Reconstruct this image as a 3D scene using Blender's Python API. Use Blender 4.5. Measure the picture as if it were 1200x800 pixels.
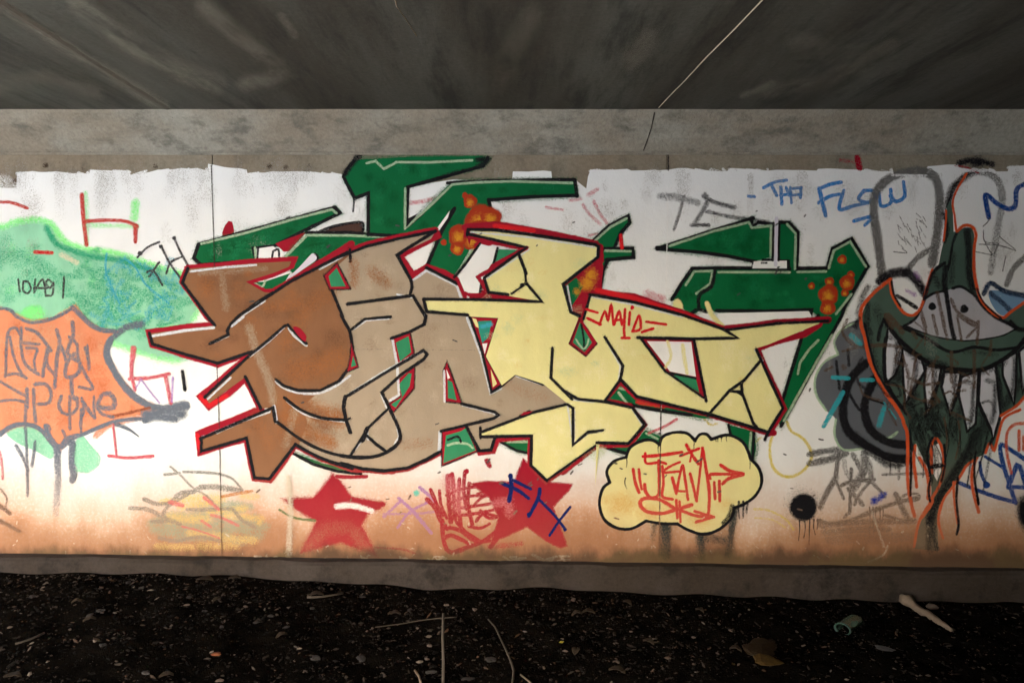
import bpy, bmesh, math, random
import numpy as np
from mathutils import Vector
from mathutils.geometry import tessellate_polygon

random.seed(7)
rng = np.random.default_rng(11)
scene = bpy.context.scene
for o in list(bpy.data.objects):
    bpy.data.objects.remove(o)
COL = scene.collection
R = math.radians

# ------------------------------------------------------------------ camera
CAM_Y, CAM_Z, PITCH, FPX = -4.5, 1.70, R(3.3), 900.0
cam_d = bpy.data.cameras.new('camera')
cam_d.sensor_width = 36.0
cam_d.lens = 36.0 * FPX / 1200.0
cam_d.clip_start = 0.05
cam_d.clip_end = 3000
cam = bpy.data.objects.new('camera', cam_d)
cam.location = (0, CAM_Y, CAM_Z)
cam.rotation_euler = (R(90) - PITCH, 0, 0)
COL.objects.link(cam)
scene.camera = cam

# ------------------------------------------------------------------ light
SUN_EL, SUN_AZ = R(34), R(24)      # azimuth: degrees to the left of straight out from the wall
world = bpy.data.worlds.new('World')
scene.world = world
world.use_nodes = True
wn = world.node_tree.nodes
sky = wn.new('ShaderNodeTexSky')
sky.sky_type = 'NISHITA'
sky.sun_disc = False
sky.sun_elevation = SUN_EL
sky.sun_rotation = R(180) + SUN_AZ
sky.dust_density = 3.0
sky.air_density = 1.0
wn['Background'].inputs['Strength'].default_value = 0.10
world.node_tree.links.new(sky.outputs[0], wn['Background'].inputs['Color'])
sun_d = bpy.data.lights.new('sun', 'SUN')
sun_d.energy = 4.5
sun_d.angle = R(0.6)
sun_d.color = (1.0, 0.99, 0.985)
sun = bpy.data.objects.new('sun', sun_d)
sd = Vector((-math.sin(SUN_AZ) * math.cos(SUN_EL), -math.cos(SUN_AZ) * math.cos(SUN_EL), math.sin(SUN_EL)))
sun.rotation_euler = (-sd).to_track_quat('-Z', 'Y').to_euler()
sun.location = sd * 40
COL.objects.link(sun)

scene.view_settings.view_transform = 'Standard'
scene.view_settings.look = 'None'
scene.view_settings.gamma = 1.0
scene.view_settings.exposure = 3.66
scene.render.engine = 'CYCLES'
scene.cycles.transparent_max_bounces = 48
scene.cycles.max_bounces = 8
scene.cycles.diffuse_bounces = 4

# ------------------------------------------------------------------ pixel -> place
def ray(px, py):
    x, y = (px - 600) / FPX, (400 - py) / FPX
    c, s = math.cos(PITCH), math.sin(PITCH)
    return Vector((x, c + y * s, -s + y * c))
def on_wall(px, py, off=0.0):
    d = ray(px, py)
    t = (-off - CAM_Y) / d.y
    return Vector((d.x * t, -off, CAM_Z + d.z * t))
def on_level(px, py, z):
    d = ray(px, py)
    t = (z - CAM_Z) / d.z
    return Vector((d.x * t, CAM_Y + d.y * t, z))

Z_H = on_wall(600, 178).z                     # foot of the haunch on the wall
lo, hi = 0.02, 0.8
for _ in range(40):                           # 45 degree haunch: find its leg from the upper edge seen at y=128
    m = (lo + hi) / 2
    if on_wall(600, 128, m).z > Z_H + m: lo = m
    else: hi = m
HAUNCH = lo
Z_C = Z_H + HAUNCH                            # soffit height

# ------------------------------------------------------------------ node helpers
def new_mat(name):
    m = bpy.data.materials.new(name)
    m.use_nodes = True
    nt = m.node_tree
    for n in list(nt.nodes): nt.nodes.remove(n)
    out = nt.nodes.new('ShaderNodeOutputMaterial')
    bs = nt.nodes.new('ShaderNodeBsdfPrincipled')
    nt.links.new(bs.outputs[0], out.inputs[0])
    return m, nt, bs, out
class NT:
    def __init__(s, nt): s.nt = nt
    def link(s, a, b): s.nt.links.new(a, b)
    def put(s, sock, v):
        if hasattr(v, 'is_output') or hasattr(v, 'links'): s.nt.links.new(v, sock)
        elif isinstance(v, (tuple, list)):
            sock.default_value = (*v, 1.0) if len(v) == 3 and len(sock.default_value) == 4 else v
        else: sock.default_value = v
    def pos(s): return s.nt.nodes.new('ShaderNodeNewGeometry').outputs['Position']
    def mapped(s, scale=(1,1,1), rot=(0,0,0), loc=(0,0,0)):
        n = s.nt.nodes.new('ShaderNodeMapping')
        s.link(s.pos(), n.inputs['Vector'])
        n.inputs['Scale'].default_value = scale; n.inputs['Rotation'].default_value = rot; n.inputs['Location'].default_value = loc
        return n.outputs[0]
    def noise(s, vec, scale, detail=4, rough=0.6):
        n = s.nt.nodes.new('ShaderNodeTexNoise')
        s.link(vec, n.inputs['Vector'])
        n.inputs['Scale'].default_value = scale; n.inputs['Detail'].default_value = detail; n.inputs['Roughness'].default_value = rough
        return n.outputs['Fac']
    def math(s, op, a, b=0.0, c=None, clamp=False):
        n = s.nt.nodes.new('ShaderNodeMath'); n.operation = op; n.use_clamp = clamp
        s.put(n.inputs[0], a); s.put(n.inputs[1], b)
        if c is not None: s.put(n.inputs[2], c)
        return n.outputs[0]
    def ramp(s, v, a, b, lo=0.0, hi=1.0):
        n = s.nt.nodes.new('ShaderNodeMapRange'); n.interpolation_type = 'SMOOTHSTEP'
        s.put(n.inputs[0], v); n.inputs[1].default_value = a; n.inputs[2].default_value = b
        n.inputs[3].default_value = lo; n.inputs[4].default_value = hi
        return n.outputs[0]
    def mix(s, f, a, b, mode='MIX'):
        n = s.nt.nodes.new('ShaderNodeMix'); n.data_type = 'RGBA'; n.blend_type = mode
        s.put(n.inputs[0], f); s.put(n.inputs[6], a); s.put(n.inputs[7], b)
        return n.outputs[2]
    def sep(s, vec):
        n = s.nt.nodes.new('ShaderNodeSeparateXYZ'); s.link(vec, n.inputs[0]); return n.outputs
    def attr(s, name):
        n = s.nt.nodes.new('ShaderNodeAttribute'); n.attribute_name = name; return n.outputs
    def bump(s, h, strength, dist, bs):
        n = s.nt.nodes.new('ShaderNodeBump'); s.link(h, n.inputs['Height'])
        n.inputs['Strength'].default_value = strength; n.inputs['Distance'].default_value = dist
        s.link(n.outputs[0], bs.inputs['Normal'])

def lin(r, g, b):
    f = lambda c: ((c / 255 + 0.055) / 1.055) ** 2.4 if c > 10 else c / 255 / 12.92
    return (f(r), f(g), f(b))

# dried mud splashed up the foot of the wall, over bare concrete, white coat and spray paint alike
Z540, Z600, Z650 = on_wall(600, 545).z, on_wall(600, 602).z, on_wall(600, 652).z
def mud_over(n, colour, amount=1.0):
    z = n.sep(n.pos())[2]
    big = n.noise(n.mapped((1.0, 1.0, 0.8)), 1.1, 3)
    med = n.noise(n.mapped((1.0, 1.0, 0.6)), 6.0, 6, 0.65)
    fine = n.noise(n.mapped(), 60.0, 3)
    zz = n.math('ADD', z, n.math('MULTIPLY_ADD', big, 0.42, n.math('MULTIPLY_ADD', med, 0.26, -0.34)))
    f = n.ramp(zz, Z650 + 0.13, Z540 + 0.18, 0.96 * amount, 0.0)
    f = n.math('MULTIPLY', f, n.ramp(fine, 0.25, 0.55, 0.72, 1.0))
    c = n.mix(f, colour, n.mix(n.ramp(big, 0.35, 0.65), (0.56, 0.285, 0.150), (0.52, 0.31, 0.18)))
    c = n.mix(n.math('MULTIPLY', n.ramp(zz, Z650 + 0.06, Z600 + 0.06, 0.9 * amount, 0.0), 1.0), c, (0.30, 0.14, 0.072))
    # damp dark band and moss right at the foot
    z2 = n.math('ADD', z, n.math('MULTIPLY_ADD', med, 0.22, -0.11))
    g = n.ramp(z2, Z650 - 0.01, Z650 + 0.09, 0.85, 0.0)
    return n.mix(g, c, n.mix(n.ramp(n.noise(n.mapped((1, 1, 1), (0, 0, 0), (3, 1, 2)), 3.0, 3), 0.45, 0.6), (0.060, 0.040, 0.026), (0.080, 0.062, 0.030)))

_paint = {}
def paint(name, rgb, wear=0.05, mud=0.28, vary=0.12):
    if name in _paint: return _paint[name]
    m, nt, bs, out = new_mat(name)
    n = NT(nt)
    a = n.attr('cover')['Fac']
    streak = n.noise(n.mapped((1.0, 1.0, 0.35)), 9.0, 5, 0.6)
    cloud = n.noise(n.mapped(), 2.3, 3)
    k = n.math('MULTIPLY_ADD', streak, vary, n.math('MULTIPLY_ADD', cloud, vary, 1.0 - vary))
    col = n.mix(1.0, rgb, k, 'MULTIPLY')
    col = mud_over(n, col, mud)
    n.link(col, bs.inputs['Base Color'])
    bs.inputs['Roughness'].default_value = 0.62
    bs.inputs['Specular IOR Level'].default_value = 0.06
    grain = n.noise(n.mapped(), 260.0, 2, 0.8)
    pore = n.noise(n.mapped((1, 1, 0.7)), 38.0, 5, 0.7)
    edge = n.math('MULTIPLY', n.math('MULTIPLY', a, n.math('SUBTRACT', 1.0, a)), 3.2)
    al = n.math('MULTIPLY_ADD', n.math('SUBTRACT', grain, 0.5), n.math('MULTIPLY', edge, 1.6), a, clamp=True)
    al = n.math('MULTIPLY', al, n.ramp(pore, 0.24, 0.40, 1.0 - min(1.0, wear * 1.6), 1.0 - wear * 0.2), clamp=True)
    # spray lands as droplets: each tiny cell is either paint or bare
    sn = nt.nodes.new('ShaderNodeVectorMath'); sn.operation = 'SNAP'
    n.link(n.mapped((1, 0, 1), (0, 0.4, 0)), sn.inputs[0]); sn.inputs[1].default_value = (0.0022, 0.0022, 0.0022)
    wh = nt.nodes.new('ShaderNodeTexWhiteNoise'); wh.noise_dimensions = '4D'; n.link(sn.outputs[0], wh.inputs['Vector'])
    wh.inputs['W'].default_value = len(_paint) * 1.37
    al = n.math('GREATER_THAN', n.math('MULTIPLY_ADD', al, 1.07, -0.02), wh.outputs['Value'])
    tr = nt.nodes.new('ShaderNodeBsdfTransparent')
    mx = nt.nodes.new('ShaderNodeMixShader')
    n.link(al, mx.inputs[0]); n.link(tr.outputs[0], mx.inputs[1]); n.link(bs.outputs[0], mx.inputs[2])
    n.link(mx.outputs[0], out.inputs[0])
    n.bump(n.math('ADD', pore, n.math('MULTIPLY', n.noise(n.mapped(), 120.0, 3, .7), .5)), 0.45, 0.005, bs)
    _paint[name] = m
    return m

def concrete(name, base, warm, dark, stretch=(1, 1, 1), mud=False, bump=0.5, pits=True, streak_amt=0.5):
    m, nt, bs, out = new_mat(name)
    n = NT(nt)
    big = n.noise(n.mapped(stretch), 1.3, 5, 0.6)
    med = n.noise(n.mapped(stretch, loc=(4, 2, 7)), 5.5, 6, 0.7)
    fine = n.noise(n.mapped(), 48.0, 6, 0.75)
    col = n.mix(n.ramp(big, 0.36, 0.64), base, warm)
    col = n.mix(n.math('MULTIPLY', n.ramp(med, 0.46, 0.68), streak_amt), col, dark)
    col = n.mix(1.0, col, n.math('MULTIPLY_ADD', fine, 0.9, 0.55), 'MULTIPLY')
    if pits:
        v = nt.nodes.new('ShaderNodeTexVoronoi'); n.link(n.mapped((1, 1, 1)), v.inputs['Vector']); v.inputs['Scale'].default_value = 26
        pit = n.ramp(v.outputs['Distance'], 0.03, 0.10, 0.35, 1.0)
        pit = n.math('MAXIMUM', pit, n.ramp(med, 0.40, 0.52, 0.0, 1.0))
        col = n.mix(1.0, col, pit, 'MULTIPLY')
    if mud: col = mud_over(n, col)
    n.link(col, bs.inputs['Base Color'])
    bs.inputs['Roughness'].default_value = 0.9
    bs.inputs['Specular IOR Level'].default_value = 0.2
    n.bump(n.math('ADD', fine, n.math('MULTIPLY', med, 1.5)), bump, 0.008, bs)
    return m

# ------------------------------------------------------------------ object helpers
def tag(o, label, cat, group=None):
    o['label'] = label; o['category'] = cat
    if group: o['group'] = group
    return o
def empty(name, loc, label, cat, group=None):
    o = bpy.data.objects.new(name, None)
    o.empty_display_size = 0.1
    o.location = loc
    COL.objects.link(o)
    return tag(o, label, cat, group)
def mesh_obj(name, verts, faces, mat, parent=None, loc=None, smooth=False, attrs=None):
    base = Vector(loc) if loc is not None else Vector((0, 0, 0))
    org = base
    p = parent
    wl = Vector((0, 0, 0))
    while p is not None:
        wl += p.location; p = p.parent
    if loc is None: org = wl
    me = bpy.data.meshes.new(name)
    me.from_pydata([tuple(Vector(v) - org) for v in verts], [], faces)
    if attrs:
        for k, vals in attrs.items():
            at = me.attributes.new(k, 'FLOAT', 'POINT'); at.data.foreach_set('value', vals)
    if smooth:
        for pl in me.polygons: pl.use_smooth = True
    if mat: me.materials.append(mat)
    me.update()
    o = bpy.data.objects.new(name, me)
    COL.objects.link(o)
    if parent is not None:
        o.parent = parent; o.location = org - wl
    else: o.location = org
    return o
def box_vf(x0, x1, y0, y1, z0, z1):
    v = [(x0,y0,z0),(x1,y0,z0),(x1,y1,z0),(x0,y1,z0),(x0,y0,z1),(x1,y0,z1),(x1,y1,z1),(x0,y1,z1)]
    f = [(0,3,2,1),(4,5,6,7),(0,1,5,4),(1,2,6,5),(2,3,7,6),(3,0,4,7)]
    return v, f
def bevel(o, w=0.012, seg=2):
    b = o.modifiers.new('bevel', 'BEVEL'); b.width = w; b.segments = seg; b.limit_method = 'ANGLE'

# ------------------------------------------------------------------ spray paint: thin films on the wall
STEP = 8e-6
FILM = [0.0004, 0]
def next_film():
    FILM[0] += STEP
    return FILM[0]
def set_level(k):
    """paint that does not overlap earlier paint starts again close to the wall"""
    FILM[1] += 1
    FILM[0] = 0.0004 + STEP * (k + 30 + (0.37 * FILM[1]) % 1.0)
def level(): return int((FILM[0] - 0.0004) / STEP) - 30
FR = dict(A=(160,170,4), B=(160,370,4), C=(400,170,4), D=(400,370,4), E=(660,230,4), F=(660,390,4), G=(900,170,4), H=(900,370,4),
          I=(0,180,4), J=(0,360,4), K=(0,500,4), L=(300,500,4), M=(500,500,4), N=(680,490,4), O=(900,490,4), Q=(760,170,4),
          R=(1000,250,6), T=(1000,370,6), U=(1000,480,6), V=(0,370,6), X=(480,540,6), Y=(140,530,6), W=(920,500,6), g=(0,0,1))
def P(s):
    """'A 10 20 30 40 B 5 6' -> photograph points; letters name the enlarged crop the numbers were read from"""
    pts, fr, num = [], (0, 0, 1), []
    for t in s.replace(',', ' ').split():
        if t in FR: fr = FR[t]
        else:
            num.append(float(t))
            if len(num) == 2:
                pts.append((fr[0] + num[0] / fr[2], fr[1] + num[1] / fr[2])); num = []
    return pts
def catmull(pts, closed=False, step=3.0):
    n = len(pts); out = []
    if n < 3 and not closed: return resample(pts, step)
    for i in range(n if closed else n - 1):
        p0 = pts[(i - 1) % n] if closed or i > 0 else pts[0]
        p1, p2 = pts[i], pts[(i + 1) % n]
        p3 = pts[(i + 2) % n] if closed or i + 2 < n else pts[-1]
        k = max(1, int(math.dist(p1, p2) / step))
        for j in range(k):
            t = j / k
            out.append(tuple(0.5 * (2*b + (c-a)*t + (2*a-5*b+4*c-d)*t*t + (3*b-a-3*c+d)*t**3) for a, b, c, d in zip(p0, p1, p2, p3)))
    if not closed: out.append(pts[-1])
    return out
def resample(pts, step=6.0):
    out = []
    for a, b in zip(pts[:-1], pts[1:]):
        k = max(1, int(math.dist(a, b) / step))
        out += [(a[0] + (b[0]-a[0]) * j / k, a[1] + (b[1]-a[1]) * j / k) for j in range(k)]
    return out + [pts[-1]]

class Film:
    """one part made of paint: polygons, strokes and dots laid on the wall in the order they were sprayed"""
    def __init__(s, proj=None): s.v = []; s.f = []; s.a = []; s.prims = []; s.proj = proj or on_wall
    def mark(s, v0, f0):
        if len(s.f) > f0: s.prims.append((v0, len(s.v), f0, len(s.f)))
    def poly(s, pts, smooth=False, cover=1.0, holes=(), grow=0.0):
        off = next_film(); v0, f0 = len(s.v), len(s.f)
        if smooth: pts = catmull(pts, True, 4)
        rings = [pts] + [list(h) for h in holes]
        base = len(s.v)
        flat = [p for r in rings for p in r]
        tris = tessellate_polygon([[Vector((p[0], -p[1], 0)) for p in r] for r in rings])
        s.v += [s.proj(p[0], p[1], off) for p in flat]
        s.a += [cover] * len(flat)
        for t in tris:
            a, b, c = [flat[i] for i in t]
            area = (b[0]-a[0])*(c[1]-a[1]) - (b[1]-a[1])*(c[0]-a[0])
            if abs(area) < 1e-6: continue
            s.f.append(tuple(base + i for i in (t if area < 0 else t[::-1])))
        s.mark(v0, f0)
        return s
    def stroke(s, pts, w, soft=0.3, cover=1.0, smooth=True, closed=False, taper=(1, 1), jit=0.10, fade=(1, 1)):
        if cover <= 0 or w < 0.05: return s
        w = w * 1.18 + 0.35
        off = next_film(); v0, f0 = len(s.v), len(s.f)
        pts = list(pts)
        if closed and not smooth: pts = pts + [pts[0]]
        if smooth: pts = catmull(pts, closed, max(2.0, w * 0.4))
        else: pts = resample(pts, 7)
        if smooth and closed: pts.append(pts[0])
        n = len(pts)
        if n < 2: return s
        cum = [0.0]
        for a, b in zip(pts[:-1], pts[1:]): cum.append(cum[-1] + math.dist(a, b))
        L = max(cum[-1], 1e-6)
        rows = []
        ph = random.random() * 10
        for i in range(n):
            pa, pb = pts[max(i-1, 0)], pts[min(i+1, n-1)]
            if closed and i in (0, n-1): pa, pb = pts[-2], pts[1]
            d1 = (pts[i][0]-pa[0], pts[i][1]-pa[1]); d2 = (pb[0]-pts[i][0], pb[1]-pts[i][1])
            l1, l2 = math.hypot(*d1), math.hypot(*d2)
            if l1 < 1e-6: d1, l1 = d2, l2
            if l2 < 1e-6: d2, l2 = d1, l1
            if l1 < 1e-6: continue
            d1 = (d1[0]/l1, d1[1]/l1); d2 = (d2[0]/l2, d2[1]/l2)
            t = (d1[0]+d2[0], d1[1]+d2[1]); lt = math.hypot(*t)
            if lt < 0.35: t, lt = d2, 1.0
            t = (t[0]/lt, t[1]/lt)
            mit = min(1.7, 1.0 / max(0.5, t[0]*d2[0] + t[1]*d2[1]))
            u = cum[i] / L
            hw = 0.5 * w * mit * (taper[0] + (taper[1]-taper[0]) * u) * (1 + jit * math.sin(ph + cum[i] * 0.11) * 0.6 + jit * math.sin(ph * 2 + cum[i] * 0.31) * 0.4)
            rows.append((pts[i], t, hw, cover * (fade[0] + (fade[1]-fade[0]) * u)))
        if not closed:
            def cap(row, sgn):
                p, t, hw, c = row
                steps = ((0.25, .97, .95), (0.55, 0.84, .66), (0.85, .6, .25), (1.1, 0.35, 0.0)) if soft > .55 else ((0.55, 0.80, 1.0), (0.85, .55, .75), (1.0, 0.35, 0.0))
                return [((p[0]+sgn*t[0]*hw*k, p[1]+sgn*t[1]*hw*k), t, hw*q, c*cc) for k, q, cc in steps]
            rows = cap(rows[0], -1)[::-1] + rows + cap(rows[-1], 1)
        base = len(s.v)
        rise = 0.8 * STEP / max(len(rows), 1)
        soft = min(.97, soft + .12)
        half = [(1.0, 0.0), (1 - soft*.30, .20), (1 - soft*.65, .78), (1 - soft, 1.0)]
        prof = [(-a, b) for a, b in half] + [(a, b) for a, b in half[::-1]]
        for i, (p, t, hw, c) in enumerate(rows):
            nx, ny = -t[1], t[0]
            for k, al in prof:
                s.v.append(s.proj(p[0]+nx*hw*k, p[1]+ny*hw*k, off + rise * i)); s.a.append(al * c)
        m_ = len(prof)
        for i in range(len(rows) - 1):
            for k in range(m_ - 1):
                q = base + i*m_ + k
                s.f.append((q, q+1, q+m_+1, q+m_))
        s.mark(v0, f0)
        return s
    def dot(s, x, y, r, soft=0.4, cover=1.0, ry=None, n=20, wob=0.06):
        off = next_film(); ry = ry or r; v0, f0 = len(s.v), len(s.f)
        base = len(s.v)
        s.v.append(s.proj(x, y, off)); s.a.append(cover)
        ph = random.random() * 6
        rings = [(1 - soft, 1.0), (1 - soft*.7, .82), (1 - soft*.4, .36), (1 - soft*.18, .1), (1.0, 0.0)]
        for q, al in [(a, b*cover) for a, b in rings]:
            for i in range(n):
                a = 2 * math.pi * i / n
                k = q * (1 + wob * math.sin(3*a + ph) + wob * 0.5 * math.sin(5*a + 2*ph))
                s.v.append(s.proj(x + math.cos(a)*r*k, y + math.sin(a)*ry*k, off)); s.a.append(al)
        for i in range(n):
            j = (i + 1) % n
            s.f.append((base, base+1+i, base+1+j))
            for g_ in range(len(rings) - 1):
                b_ = base + 1 + g_*n
                s.f.append((b_+i, b_+n+i, b_+n+j, b_+j))
        s.mark(v0, f0)
        return s
    def drip(s, x, y, ln, w=2.0):
        return s.stroke([(x, y), (x + random.uniform(-1, 1), y + ln*0.5), (x + random.uniform(-1.5, 1.5), y + ln)], w, 0.4, 0.9, taper=(1, 0.7), fade=(1, 0.6))
    def build(s, name, mat, parent, stuff=False):
        """strokes that touch become one part; strokes that stand apart become parts of their own"""
        n = len(s.prims)
        if not n: return None
        if n == 1 or stuff: groups = [list(range(n))]
        else:
            root = list(range(n))
            def find(i):
                while root[i] != i: i = root[i]
                return i
            pts = [np.array([(s.v[k].x, s.v[k].z) for k in range(a, b)]) for a, b, _, _ in s.prims]
            mid = []
            for q, (a, b, c, d) in zip(pts, s.prims):
                tri = [np.mean([(s.v[k].x, s.v[k].z) for k in fc], axis=0) for fc in s.f[c:d]]
                mid.append(np.vstack([q, np.array(tri)]))
            for i in range(n):
                for j in range(i):
                    if find(i) == find(j): continue
                    A, B = mid[i], mid[j]
                    if (A.min(0) - .012 > B.max(0)).any() or (B.min(0) - .012 > A.max(0)).any(): continue
                    near_ = np.sqrt(((A[:, None, :] - B[None, :, :]) ** 2).sum(2)).min() < .014
                    if not near_:
                        for X, Y, pr in ((A, j, s.prims[j]), (B, i, s.prims[i])):
                            for fc in s.f[pr[2]:pr[3]]:
                                t = np.array([(s.v[k].x, s.v[k].z) for k in fc[:3]])
                                e0, e1 = t[1]-t[0], t[2]-t[0]; dn = e0[0]*e1[1]-e0[1]*e1[0]
                                if abs(dn) < 1e-12: continue
                                w = X - t[0]; u = (w[:,0]*e1[1]-w[:,1]*e1[0])/dn; vv = (e0[0]*w[:,1]-e0[1]*w[:,0])/dn
                                if ((u >= 0) & (vv >= 0) & (u+vv <= 1)).any(): near_ = True; break
                            if near_: break
                    if near_: root[find(i)] = find(j)
            gd = {}
            for i in range(n): gd.setdefault(find(i), []).append(i)
            groups = list(gd.values())
        first = None
        for grp in groups:
            v, f, al = [], [], []
            for i in grp:
                a, b, c, d = s.prims[i]
                sh = len(v) - a
                v += s.v[a:b]; al += s.a[a:b]
                f += [tuple(k + sh for k in fc) for fc in s.f[c:d]]
            o = mesh_obj(name, v, f, mat, parent, attrs={'cover': al})
            if stuff: o['kind'] = 'stuff'
            first = first or o
        return first
def inside(pt, poly):
    x, y = pt; r_ = False; n_ = len(poly)
    for i in range(n_):
        (x0, y0), (x1, y1) = poly[i], poly[i-1]
        if (y0 > y) != (y1 > y) and x < (x1-x0)*(y-y0)/(y1-y0) + x0: r_ = not r_
    return r_
def mottle(parent, name, pts, mat, cnt, rmin, rmax, cover):
    """uneven second pass of spray kept inside a shape"""
    fm = Film(); x0, x1 = min(p[0] for p in pts), max(p[0] for p in pts); y0, y1 = min(p[1] for p in pts), max(p[1] for p in pts)
    made = 0
    for _ in range(cnt * 12):
        if made >= cnt: break
        c = (random.uniform(x0, x1), random.uniform(y0, y1)); q = random.uniform(rmin, rmax); k = random.uniform(.5, 1.6)
        if all(inside((c[0] + q*math.cos(a*.785)*.8, c[1] + q*k*math.sin(a*.785)*.8), pts) for a in range(8)):
            fm.dot(c[0], c[1], q, .97, cover * random.uniform(.5, 1), ry=q*k, n=14); made += 1
    return fm.build(name, mat, parent, stuff=True)
def graffiti(name, px, py, label, cat='graffiti', group=None):
    return empty(name, on_wall(px, py, 0.0004), label, cat, group)

# ================================================================== large structure
XL, XR, YF = -7.8, 11.0, -5.8       # open end of the deck at the left, front edge behind the camera
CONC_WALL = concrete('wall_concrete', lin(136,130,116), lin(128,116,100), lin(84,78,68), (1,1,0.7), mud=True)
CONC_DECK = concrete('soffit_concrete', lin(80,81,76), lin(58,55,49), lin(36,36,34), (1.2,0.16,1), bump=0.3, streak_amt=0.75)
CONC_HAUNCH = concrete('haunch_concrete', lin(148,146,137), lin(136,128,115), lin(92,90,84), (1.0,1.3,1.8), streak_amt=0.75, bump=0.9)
CONC_FOOT = concrete('footing_concrete', lin(62,55,51), lin(53,45,39), lin(30,26,24), (1,1,1), pits=False, streak_amt=0.8)

wall = empty('abutment_wall', (0, 0, 0), 'concrete abutment wall carrying white coat and graffiti under the bridge deck', 'wall')
xj1, xj2 = on_wall(253.5, 400).x, on_wall(778.5, 400).x
zb = -0.6
edges_x = [XL, xj1, xj2, XR]
for a, b in zip(edges_x[:-1], edges_x[1:]):
    v, f = box_vf(a + 0.003, b - 0.003, 0.0, 0.7, zb, Z_H)
    mesh_obj('wall_panel', v, f, CONC_WALL, wall)
v, f = box_vf(XL, XR, 0.03, 0.6, zb, Z_H - 0.01)
mesh_obj('joint_backing', v, f, CONC_FOOT, wall)

# footing: a low ledge whose top edge drops slightly to the right
def foot_top(x): 
    a, b = on_wall(0, 654, 0.07), on_wall(1200, 672, 0.07)
    return a.z + (x - a.x) / (b.x - a.x) * (b.z - a.z)
xs = np.linspace(XL, XR, 220)
v, f = [], []
for i, x in enumerate(xs):
    j = 0.004 * math.sin(x * 7) + 0.004 * math.sin(x * 17.3) + rng.uniform(-.002, .002)
    zt = foot_top(min(max(x, -4), 5))
    v += [(x, 0.05, zt + 0.012), (x, -0.055 + j, zt + 0.006 + j * 0.6), (x, -0.072 + j, zt - 0.012), (x, -0.082 + j * 1.4, -0.6)]
    if i:
        q = (i - 1) * 4
        f += [(q+k, q+k+1, q+k+5, q+k+4) for k in range(3)]
mesh_obj('footing', v, f, CONC_FOOT, wall)

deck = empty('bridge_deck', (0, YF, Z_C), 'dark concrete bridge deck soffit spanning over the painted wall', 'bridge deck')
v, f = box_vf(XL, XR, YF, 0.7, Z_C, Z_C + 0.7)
o = mesh_obj('deck_slab', v, f, CONC_DECK, deck)
xs = np.linspace(XL, XR, 260)
v, f = [], []
rows = 7
for i, x in enumerate(xs):
    for k in range(rows):
        t = k / (rows - 1)
        j = 0.0 if k in (0, rows-1) else 0.0035 * math.sin(x * 9 + k * 2) + rng.uniform(-.002, .002)
        chip = 0.0
        if k == 0: chip = max(0.0, rng.normal(0, 0.003))
        y, z = -HAUNCH * (1 - t), Z_C - HAUNCH * t
        v.append((x, y + j + chip, z + j * 0.7 + (0.001 if k == 0 else 0) - (0.006 if k == rows-1 else 0)))
    if i:
        for k in range(rows - 1):
            q = (i - 1) * rows + k
            f.append((q, q+rows, q+rows+1, q+1))
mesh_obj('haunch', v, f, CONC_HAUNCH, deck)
# fine lip where the haunch formwork met the wall
v, f = box_vf(XL, XR, -0.010, 0.01, Z_H - 0.018, Z_H - 0.004)
mesh_obj('formwork_lip', v, f, CONC_HAUNCH, deck)
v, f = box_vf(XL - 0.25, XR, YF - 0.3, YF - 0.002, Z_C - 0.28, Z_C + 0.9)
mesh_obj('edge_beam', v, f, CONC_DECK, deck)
COLM = concrete('column_concrete', lin(140,130,116), lin(128,116,100), lin(90,84,76))
for x in (-4.6,):
    v, f = [], []
    for i in range(25):
        a = 2 * math.pi * i / 24
        v += [(x + 0.3*math.cos(a), YF + 0.6 + 0.3*math.sin(a), -0.5), (x + 0.3*math.cos(a), YF + 0.6 + 0.3*math.sin(a), Z_C - 0.002)]
        if i: f.append((2*i-2, 2*i, 2*i+1, 2*i-1))
    tag(mesh_obj('bridge_column', v, f, COLM, None, loc=(x, YF + 0.6, -0.5), smooth=True), 'round concrete column under the open front edge of the deck', 'column', None)
# unseen wall added just beyond the frame to darken the right-hand end
XW = 3.12
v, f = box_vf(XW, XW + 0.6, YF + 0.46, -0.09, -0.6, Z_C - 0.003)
tag(mesh_obj('shade_wall_right', v, f, CONC_DECK, None, loc=(XW, -2.5, -0.6)), 'bare concrete blocking wall added to darken the end beside the fanged face', 'wall')

v, f = box_vf(-0.8, XW + 0.6, YF + 0.02, YF + 0.45, -0.6, Z_C - 0.003)  # unseen wall added behind the camera to keep light off the right side
tag(mesh_obj('shade_wall_front', v, f, CONC_DECK, None, loc=(1.6, YF + 0.2, -0.6)), 'concrete blocking wall added in the open front to shade the fanged face', 'wall')

# ground
GL = [(0,671),(100,672),(230,674),(300,676),(340,681),(400,683),(500,690),(640,690),(800,697),(1020,704),(1200,707)]
gl_x = [on_wall(p[0], p[1], 0.08).x for p in GL]; gl_z = [on_wall(p[0], p[1], 0.08).z for p in GL]
def ground_h(x, y):
    z = float(np.interp(x, gl_x, gl_z))
    far = min(1.0, max(0.0, (-y - 0.1) / 2.5))
    z = z * (1 - far) + (-0.03) * far
    z += 0.018*math.sin(x*2.1+y*1.3)*min(1, max(0, -y-0.08)*2) + 0.012*math.sin(x*5.3-y*4.1)*min(1, max(0, -y)*3) + 0.006*math.sin(x*13.7+y*11.0)
    return z
gx = np.concatenate([np.array([-1500,-600,-200,-80,-30,-12,-8,-6]), np.linspace(-5, 5, 260), np.array([6,8,12,30,80,200,600,1500])])
gy = np.concatenate([np.array([-2500,-900,-300,-100,-40,-20,-12,-9,-7,-6]), np.linspace(-5, 0.2, 160)])
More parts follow.
